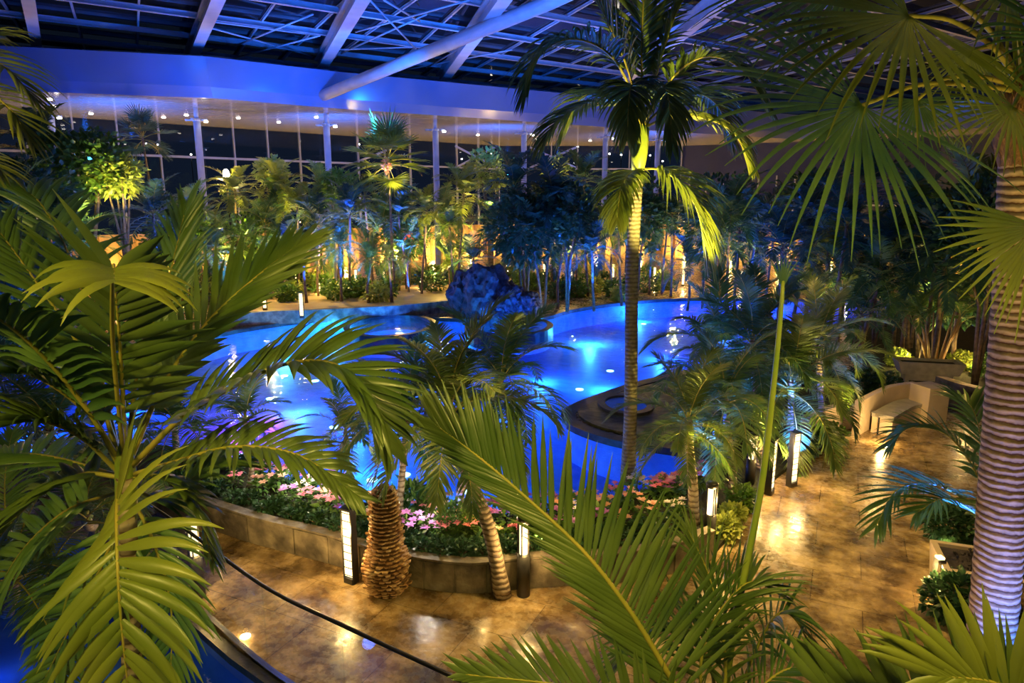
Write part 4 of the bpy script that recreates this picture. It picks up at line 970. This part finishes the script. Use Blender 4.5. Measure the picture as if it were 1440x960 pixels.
# ------------------------------------------------------------ A big left palm
cA = D(176,668,3.0); rA = empty('palm_tree', (cA.x-0.1,3.3,0), 'large foreground palm with broad yellow-green fronds filling the left side', 'palm')
mb = MB(); b_ = rA.location; mb.tube([V((0,0,0)), D(186,960,3.1)-b_, D(182,800,3.1)-b_, cA-b_], [0.07,0.05,0.045,0.04], 12); mb.build('trunk', M['trunk'], rA)
mb = MB(); mb.tube([D(180,740,3.06)-b_, D(178,700,3.03)-b_, D(176,650,3.0)-b_, D(175,620,2.98)-b_], [0.04,0.05,0.045,0.02], 12); mb.build('crownshaft', M['shaft'], rA)
flat = lambda q: 0.8+0.2*math.sin(PI*q)
fallp = lambda q: 0.55+0.45*math.sin(PI*min(1,0.2+0.6*q))
AF = [
 (dict(px=[(176,662,3.0),(173,560,2.95),(167,460,2.82),(160,384,2.7)], n=16, L=0.46, w=0.030, a0=60, a1=34, droop=0.12, up=(0.1,-1,0.25), vee=0.1, t0=0.25, lp=flat, rad=0.013)),
 (dict(px=[(176,662,3.0),(160,500,2.7),(158,400,2.35),(160,372,2.15),(161,396,1.98)], n=7, L=0.25, w=0.024, a0=95, a1=40, droop=0.9, up=(0,0.2,1), vee=0.2, t0=0.86, lp=flat, rad=0.010)),
 (dict(px=[(172,655,3.0),(120,572,2.9),(60,500,2.75),(0,450,2.6),(-60,430,2.5)], n=20, L=0.38, w=0.024, a0=70, a1=35, droop=0.7, vee=0.3, rad=0.013)),
 (dict(px=[(186,655,3.0),(250,592,2.9),(325,545,2.8),(400,512,2.7),(470,512,2.65),(520,555,2.6),(545,620,2.6)], n=40, L=0.36, w=0.023, a0=62, a1=22, droop=0.45, up=(0.2,-0.35,1), vee=0.35, rad=0.014)),
 (dict(px=[(182,650,3.1),(228,545,3.15),(290,455,3.25),(360,390,3.4),(425,340,3.6)], n=32, L=0.46, w=0.026, a0=55, a1=18, droop=0.15, up=(-0.4,-0.7,0.6), vee=0.15, rad=0.013)),
 (dict(px=[(190,666,3.0),(250,648,2.9),(330,628,2.8),(420,640,2.75),(500,695,2.7)], n=32, L=0.27, w=0.018, a0=65, a1=22, droop=0.5, up=(0,-0.3,1), vee=0.3, rad=0.012)),
 (dict(px=[(170,678,2.9),(165,705,2.6),(165,780,2.35),(170,870,2.28),(182,985,2.3)], n=19, L=0.42, w=0.027, a0=88, a1=28, droop=0.55, up=(0,-1,0.25), vee=0.05, t0=0.12, lp=flat, rad=0.010)),
 (dict(px=[(168,665,3.0),(110,612,2.9),(40,590,2.75),(-40,610,2.65)], n=24, L=0.34, w=0.020, a0=65, a1=25, droop=0.5, rad=0.012)),
 (dict(px=[(166,670,3.0),(110,668,3.0),(40,710,2.95),(-30,790,2.95)], n=24, L=0.36, w=0.020, a0=65, a1=25, droop=0.5, rad=0.012)),
 (dict(px=[(185,670,3.0),(230,672,3.1),(275,715,3.15),(300,790,3.2)], n=20, L=0.3, w=0.018, a0=60, a1=25, droop=0.6, rad=0.011)),
 (dict(px=[(178,655,3.2),(195,520,3.7),(235,400,4.1),(262,290,4.4)], n=26, L=0.5, w=0.022, a0=50, a1=20, droop=0.3, up=(-0.3,-0.8,0.5), rad=0.013)),
 (dict(px=[(172,655,3.2),(118,500,3.6),(50,395,3.8),(-20,300,3.9)], n=26, L=0.45, w=0.022, a0=60, a1=25, droop=0.4, rad=0.013)),
 (dict(px=[(172,660,3.3),(140,520,3.9),(110,390,4.3),(60,290,4.6),(20,260,4.7)], n=26, L=0.5, w=0.024, a0=60, a1=25, droop=0.5, rad=0.013)),
 (dict(px=[(178,690,3.2),(150,780,3.1),(110,860,3.1),(60,960,3.1)], n=22, L=0.4, w=0.020, a0=60, a1=25, droop=0.4, up=(0,-1,.4), rad=0.011)),
 (dict(px=[(180,690,3.25),(215,760,3.2),(240,850,3.2),(240,960,3.2)], n=22, L=0.38, w=0.018, a0=60, a1=25, droop=0.4, up=(0,-1,.4), rad=0.011)),
 (dict(px=[(170,660,3.1),(130,590,3.1),(70,540,3.0),(10,520,2.9),(-50,540,2.9)], n=26, L=0.36, w=0.022, a0=65, a1=25, droop=0.6, rad=0.011)),
 (dict(px=[(176,680,3.3),(230,700,3.4),(290,660,3.5),(340,650,3.6)], n=24, L=0.36, w=0.018, a0=60, a1=25, droop=0.6, rad=0.010)),
 (dict(px=[(172,690,3.3),(90,720,3.4),(20,790,3.5),(-30,900,3.5)], n=26, L=0.42, w=0.020, a0=60, a1=25, droop=0.5, up=(0,-.6,.8), rad=0.010)),
 (dict(px=[(172,670,3.3),(60,640,3.6),(-40,640,3.8)], n=24, L=0.45, w=0.020, a0=60, a1=25, droop=0.5, rad=0.011)),
]
for i, d in enumerate(AF):
    px = d.pop('px'); tfrond(rA, px, 'leafy' if i in (1,6) else 'leafm' if i in (0,3,4,5,7,8,9) else 'leaf', S=7, seed=400+i, fold=0.45, twist=0.4, **d)
# fronds of a palm standing left of the frame
cL = D(-260,100,3.6); rL = empty('palm_tree', (cL.x,3.6,0), 'palm whose drooping leaf tips enter at the upper left edge', 'palm')
mb = MB(); mb.tube([V((0,0,0)), V((0.02,0,cL.z*0.5)), cL-rL.location], [0.09,0.08,0.07], 12); mb.build('trunk', M['trunk'], rL)
for i, px in enumerate([[(-260,100,3.6),(-70,70,3.5),(0,90,3.4),(50,140,3.4)],[(-260,100,3.6),(-60,110,3.4),(10,150,3.3),(38,190,3.3)],[(-260,100,3.6),(-60,200,3.6),(0,240,3.6)],[(-260,100,3.6),(-60,60,3.7),(-10,50,3.8)]]):
    tfrond(rL, px, 'leafy', n=20, L=0.3, w=0.012, S=6, droop=0.8, seed=450+i, rad=0.01)

# ------------------------------------------------------------ B foreground palm (bottom centre)
cB = D(1010,1060,2.8); rB = empty('palm_tree', (cB.x,2.9,0), 'foreground palm at bottom centre with a long diagonal frond and tall green spear', 'palm')
mb = MB(); mb.tube([V((0,0,0)), V((0.02,0,cB.z*0.5)), cB-rB.location], [0.09,0.08,0.07], 12); mb.build('trunk', M['trunk'], rB)
tfrond(rB, [(985,1030,2.55),(930,930,2.6),(880,850,2.62),(818,772,2.68),(725,686,2.78),(665,636,2.86),(612,597,2.95)], 'leafm', n=66, L=0.56, w=0.0155, fold=0.5, a0=66, a1=26, droop=0.05, up=(0.1,-1,0.15), vee=0.08, sk=(0.4,0.85), S=7, seed=500, rad=0.014, t0=0.08, lp=lambda q: 0.95-0.5*q**1.5)
tfrond(rB, [(1010,1050,2.6),(930,1000,2.45),(800,965,2.4),(655,948,2.4)], 'leafm', n=36, L=0.30, w=0.014, a0=66, a1=25, sk=(0.5,0.7), droop=0.0, up=(0,-1,0.3), vee=0.1, S=6, seed=501, rad=0.011, t0=0.15)
tfrond(rB, [(1010,1060,2.8),(1020,930,2.9),(1000,820,3.0),(968,745,3.1)], 'leafm', n=30, L=0.34, w=0.010, a0=45, a1=15, droop=0.5, S=6, seed=502, rad=0.010, t0=0.2)
tfrond(rB, [(1010,1060,2.8),(985,960,2.85),(1000,880,2.9),(1050,820,3.0),(1090,830,3.05)], 'leafm', n=34, L=0.36, w=0.011, a0=55, a1=20, droop=0.5, S=6, seed=512, rad=0.010, t0=0.2)
tfrond(rB, [(1010,1060,2.8),(1050,990,2.8),(1110,940,2.8),(1180,960,2.8)], 'leaf', n=30, L=0.34, w=0.011, a0=60, a1=20, droop=0.7, S=6, seed=513, rad=0.010, t0=0.2)
tfrond(rB, [(1010,1060,2.8),(1060,920,3.0),(1100,860,3.0),(1135,900,3.0),(1150,980,3)], 'leaf', n=30, L=0.32, w=0.010, a0=60, a1=20, droop=0.9, S=6, seed=503, rad=0.010, t0=0.25)
tfrond(rB, [(1010,1060,2.8),(1000,940,3.1),(960,880,3.2),(900,890,3.2),(860,940,3.2)], 'leaf', n=30, L=0.4, w=0.012, a0=60, a1=20, droop=0.6, S=6, seed=504, rad=0.010, t0=0.25)
mb = MB(); SPT = cr([D(1020,960,2.95),D(1036,860,3.0),D(1068,700,3.05),D(1086,560,3.1),D(1098,440,3.15),D(1101,395,3.18)], 20)
mb.tube(SPT, [0.021-0.013*i/20 for i in range(21)], 10); o = mb.build('spear_leaf', M['shaft'], rB, origin=SPT[0]); o['label'] = 'tall slim bright green spear leaf'
mb = MB()
for k in range(7):
    leaflet(mb, SPT[-2], V((-0.25+0.09*k,0.05,1-abs(k-3)*0.12)), 0.16, 0.006, V((0,-1,0)), 0.5, 5)
mb.build('spear_tip', M['leafd'], rB, origin=(0,0,0)).location = -rB.location

# ------------------------------------------------------------ C foreground palm (bottom right)
cC = D(1390,1120,2.0); rC = empty('palm_tree', (cC.x,2.0,0), 'foreground palm whose broad leaflets rise from the bottom right corner', 'palm')
mb = MB(); mb.tube([V((0,0,0)), V((0.02,0,cC.z*0.5)), cC-rC.location], [0.08,0.07,0.06], 12); mb.build('trunk', M['trunk'], rC)
tfrond(rC, [(1560,1050,2.0),(1430,1010,1.95),(1290,985,1.9),(1150,965,1.9)], 'leafm', n=36, L=0.44, w=0.020, fold=0.5, a0=72, a1=40, droop=0.15, up=(0.1,-1,0.35), vee=0.1, S=7, seed=520, rad=0.011, t0=0.05, lp=lambda q: 1-0.55*q)
tfrond(rC, [(1560,1080,1.8),(1480,1000,1.75),(1400,960,1.7),(1320,950,1.7)], 'leafy', n=26, L=0.32, w=0.020, fold=0.5, a0=80, a1=22, droop=0.2, up=(0.1,-1,0.35), vee=0.15, S=7, seed=521, rad=0.010, t0=0.1, lp=flat)

# ------------------------------------------------------------ D fan palm with big ringed trunk (right)
bD = V((D(1392,900,4.6).x-0.06, 4.6, 0)); rD = empty('fan_palm', bD, 'big fan palm with thick ringed trunk at the right edge', 'palm')
TP = cr([V((0,0,0)), D(1392,900,4.6)-bD, D(1413,640,4.6)-bD, D(1428,430,4.6)-bD, D(1436,250,4.6)-bD, D(1438,130,4.6)-bD], 150)
mb = MB(); rr_ = []; rnd = random.Random(8)
for i in range(151): rr_.append((0.165-0.045*i/150)*(1+0.035*((i%3)==0)+rnd.uniform(-.008,.008)))
mb.tube(TP, rr_, 28, ref=(1,0,0)); mb.build('trunk', M['trunkbig'], rD)
mb = MB(); mb.tube([TP[122]+V((0,0,0)),TP[130],TP[140],TP[150],TP[150]+V((0,0,0.2))], [0.12,0.15,0.17,0.15,0.05], 16)
for k in range(60):
    a = rnd.uniform(0,6.28); i = rnd.randint(118,149); q = TP[i]; er = V((math.cos(a),math.sin(a),0))
    leaflet(mb, q+er*0.12, er*0.5+V((0,0,1)), 0.18, 0.02, er, 0.0, 4, 0.1)
mb.build('fibre_crown', M['fibre'], rD)
cD = TP[150]+bD
def dfan(hub, axis_to, nrm, R, pet, n=36, spread=120, droop=0.6, seed=0, mat='leafy', wm=1.0):
    mb = MB(); H = D(*hub); A = D(*axis_to)-H
    P_ = cr([cD]+[D(*q) for q in pet]+[H], 16); mb.tube(P_, [0.017-0.006*i/16 for i in range(17)], 7, 1)
    fan(mb, H, A, nrm, R, n=n, spread=spread, droop=droop, seed=seed, S=9, split=0.36, wmul=wm)
    return mb.build('frond', [M[mat], M['rachis']], rD, origin=H)
dfan((1278,22,4.1),(1120,70,3.9),(0.1,-0.75,0.6),1.12,[(1400,70,4.4),(1340,30,4.2)],spread=110,seed=1,droop=0.45)
dfan((1212,148,3.9),(1120,220,3.7),(0.1,-0.8,0.5),1.02,[(1390,122,4.4),(1300,118,4.1)],spread=105,seed=2,droop=0.55,mat='leaf')
dfan((1290,140,4.3),(1300,230,4.2),(0.1,-0.9,0.3),0.42,[(1390,110,4.4),(1330,110,4.3)],spread=95,seed=3,droop=0.3,n=26,mat='leaf')
dfan((1365,70,4.5),(1345,150,4.5),(0,-0.9,0.3),0.40,[(1410,70,4.5)],spread=80,seed=4,droop=0.3,n=22)
dfan((1425,150,4.2),(1350,210,4.0),(0,-0.8,0.5),0.62,[(1435,130,4.4)],spread=90,seed=5,droop=0.5,n=28)
dfan((1462,318,3.3),(1340,385,3.2),(0.1,-0.95,0.2),0.60,[(1480,200,4.2),(1490,270,3.8)],spread=42,seed=6,droop=0.12,n=18,wm=1.7)
dfan((1420,-20,4.3),(1350,-100,4.2),(0,-0.8,0.5),0.9,[(1432,40,4.4)],spread=120,seed=7,droop=0.5)
dfan((1200,-40,4.6),(1080,-20,4.8),(0,-0.8,0.6),1.1,[(1390,40,4.5),(1300,-20,4.6)],spread=100,seed=8,droop=0.6,mat='leaf')
dfan((1500,60,4.0),(1440,120,3.8),(0,-0.9,0.4),0.7,[(1470,80,4.2)],spread=100,seed=9,droop=0.6,mat='leaf')

# ------------------------------------------------------------ flowers in the front planter
def flower_proto(mat, seed):
    rnd = random.Random(seed); root = empty('flowering_plant', (0,0,0), 'x', 'flower')
    mb = foliage(MB(), (0,0,0.14), (0.17,0.17,0.14), 70, 0.11, seed, 0.2, 0.26); mb.build('leaves', M['broad'], root)
    for k in range(5):
        a = k*2.4+seed; r_ = 0.02 if k == 0 else 0.12; c = V((r_*math.cos(a), r_*math.sin(a), 0.26+rnd.uniform(-.03,.05)))
        mb = MB()
        for j in range(11):
            b = j*2.4; el = 0.15+0.09*(j//4)*2
            d = V((math.cos(b)*math.cos(el), math.sin(b)*math.cos(el), math.sin(el)))
            leaflet(mb, c, d, 0.085-0.003*j, 0.022, V((0,0,1)), 0.3, 3, 0.15)
        mb.build('bloom', M[mat], root)
    return root
FPR = {m: flower_proto(m, 5+i) for i, m in enumerate(('pink','peach','white','violet'))}
used = set()
def bedpoint(s, f):
    # s along the bed (0..1), f 0=front wall 1=pool side
    x = s*30; k = min(int(x),29); a = FA[k].lerp(FA[k+1], x-k)
    y = s*(len(BA)-1); j = min(int(y),len(BA)-2); b = BA[j].lerp(BA[j+1], y-j)
    return a.lerp(b, f)
nm = {'pink':'pink','peach':'peach','white':'white','violet':'violet'}
rnd = random.Random(21); nfl = 0
for i in range(64):
    s = 0.12+0.84*i/64+rnd.uniform(-.004,.004); f = (0.42,0.68,0.92)[i%3]+rnd.uniform(-.05,.05)
    p = bedpoint(s,f); kind = rnd.choice(['pink','peach','white','violet','pink','peach'])
    src = FPR[kind]
    if kind not in used: used.add(kind); root = src
    else:
        root = src.copy(); C.objects.link(root)
        for ch in list(src.children): copyto(ch, root)
    root.location = (p.x,p.y,0.37); root.rotation_euler = (0,0,rnd.uniform(0,6)); s_ = rnd.uniform(0.8,1.25); root.scale = (s_,s_,s_)
    root['label'] = nm[kind]+' blossoms in the long flower planter before the pool'; root['group'] = nm[kind]+' flowers in the front planter'
# bedding leaves along the front wall
for i in range(40):
    s = 0.10+0.86*i/40; p = bedpoint(s, 0.16+0.1*(i%2)); p.z = 0.36
    bush(p, (0.20,0.16,0.12), 150, 0.075, 'broadd', 300+i, 'low green bedding plant behind the planter wall', 'bedding plants along the front planter wall', 'bedding_plant', cat='plant')
bush(bedpoint(0.595,0.5)+V((0,0,0.02)), (0.40,0.36,0.42), 1300, 0.06, 'broad', 801, 'round green bush in the flower planter, left of the leaning trunk', None)
bush(bedpoint(0.525,0.9)+V((0,0,0.0)), (0.32,0.25,0.5), 260, 0.22, 'broad', 802, 'spiky bluish plant behind the flowers right of the scaly trunk', None, pointy=0.12)
bush(bedpoint(0.72,0.8)+V((0,0,-0.06)), (0.3,0.25,0.32), 300, 0.16, 'broad', 803, 'leafy plant between leaning trunk and black bollard', None, pointy=0.2)
for (s,f,e,c_) in ((0.42,0.75,22,'white'),(0.66,0.35,18,'warm'),(0.30,0.6,20,'white'),(0.22,0.6,12,'white'),(0.36,0.6,16,'white'),(0.54,0.4,14,'white'),(0.8,0.5,8,'warm'),(0.92,.5,8,'warm')):
    p = bedpoint(s,f); point(V((p.x,p.y,0.95)), c_, e, 0.03)
# flowers in the right bed by the pool
for i in range(9):
    p = G(930+i*9, 705-i*3, 0.25); kind = ('violet','pink','peach')[i%3]; src = FPR[kind]
    root = src.copy(); C.objects.link(root)
    for ch in list(src.children): copyto(ch, root)
    root.location = p; root.rotation_euler = (0,0,i); root.scale = (1.3,)*3
    root['label'] = nm[kind]+' blossoms under the lower right cluster palm'; root['group'] = nm[kind]+' flowers under the right palms'

# ------------------------------------------------------------ lighting
# foreground palms: unseen spots added near the camera to brighten fronds and trunk
spot(V((-2.6,-0.5,6.6)), D(170,640,3.0), 'yellow', 520, 75, 0.15)
spot(V((0.8,0.0,6.8)), D(850,760,2.8), 'yellow', 380, 70, 0.12)
spot(V((2.2,0.3,6.2)), D(1340,930,1.9), 'yellow', 130, 70, 0.12)
spot(V((2.5,2.5,2.2)), D(1230,110,4.0), 'yellow', 230, 75, 0.1)
spot(V((1.6,0.6,5.0)), D(1400,340,3.4), 'yellow', 110, 50, 0.1)
spot(V((2.3,3.4,1.0)), D(1410,560,4.6), 'warm', 120, 80, 0.1)  # added warm spot to brighten the ringed trunk
spot(V((4.2,2.2,1.2)), D(1430,420,4.6), 'warm', 130, 80, 0.1)
spot(D(1400,920,4.2)+V((0.1,-0.4,-0.3)), D(1405,800,4.6), 'blue', 160, 80, 0.08)
# tall palm
spot(bE+V((0.6,-1.6,0.0)), cE+V((0.4,0,0)), 'yellow', 1000, 34, 0.03)
spot(D(840,640,8.5), cE, 'yellow', 900, 30, 0.03)
spot(D(975,440,9.0), D(955,275,10.6), 'yellow', 1900, 60, 0.02)
# mid palms: warm and blue uplights at their feet
for (b,t,col,e,a) in ((G(760,790),D(715,520,9.4),'yellow',420,55),(G(560,770),D(600,590,8.5),'yellow',120,60),(G(560,735),D(560,590,9.5),'blue',260,60),(G(1010,745),D(980,590,10.2),'yellow',160,60),(G(960,720),D(1000,560,11),'blue',240,60),(G(1100,672),D(1150,500,13),'yellow',330,65),(G(1113,668),D(1112,560,13),'blue',420,60),(G(492,760),D(486,620,9.6),'blue',60,50),(G(1175,600),D(1190,500,14),'blue',160,60),(G(640,760),D(640,560,9),'blue',70,70),(G(1050,690),D(1060,480,13),'yellow',200,55),(G(1000,650),D(1030,500,14),'blue',420,55),(G(1180,640),D(1200,470,14.5),'yellow',220,55)):
    spot(V((b.x,b.y-0.3,0.45)), t, 'deep' if col == 'blue' else col, e*(7 if col == 'blue' else 2.2), a, 0.03)
# warm general light on the paving
for (p,e) in ((G(1150,760)+V((0,0,5.5)),330),(G(1250,860)+V((0,0,5.2)),330),(G(620,900)+V((0,0,4.4)),220),(G(1180,620)+V((0,0,5.5)),220),(G(380,840)+V((0,0,4.2)),120)):
    spot(p, V((p.x,p.y,0)), 'gold', e, 80, 0.08)
# far deck and fin wall washes
s = 10
while s < 92:
    p, t = along(wp, s); q = V((p.x,p.y,0.5))+V((-p.x,-p.y,0)).normalized()*1.6
    point(q, 'gold', 520, 0.1); s += 4.2
for (u,v) in ((660,410),(800,412),(880,408),(320,440),(560,420),(470,430),(380,436),(620,418),(950,408),(1010,408)):
    p = G(u,v); p.z = 2.6; point(p, 'gold', 330, 0.05)
# added bluish area fill under the roof; the glazing itself gives no light
l = bpy.data.lights.new('added_roof_fill', 'AREA'); l.shape = 'RECTANGLE'; l.size = 40; l.size_y = 26; l.energy = 70; l.color = (0.25,0.42,1.0)
o = bpy.data.objects.new('added_roof_fill', l); o.location = (0,24,12.4); C.objects.link(o)
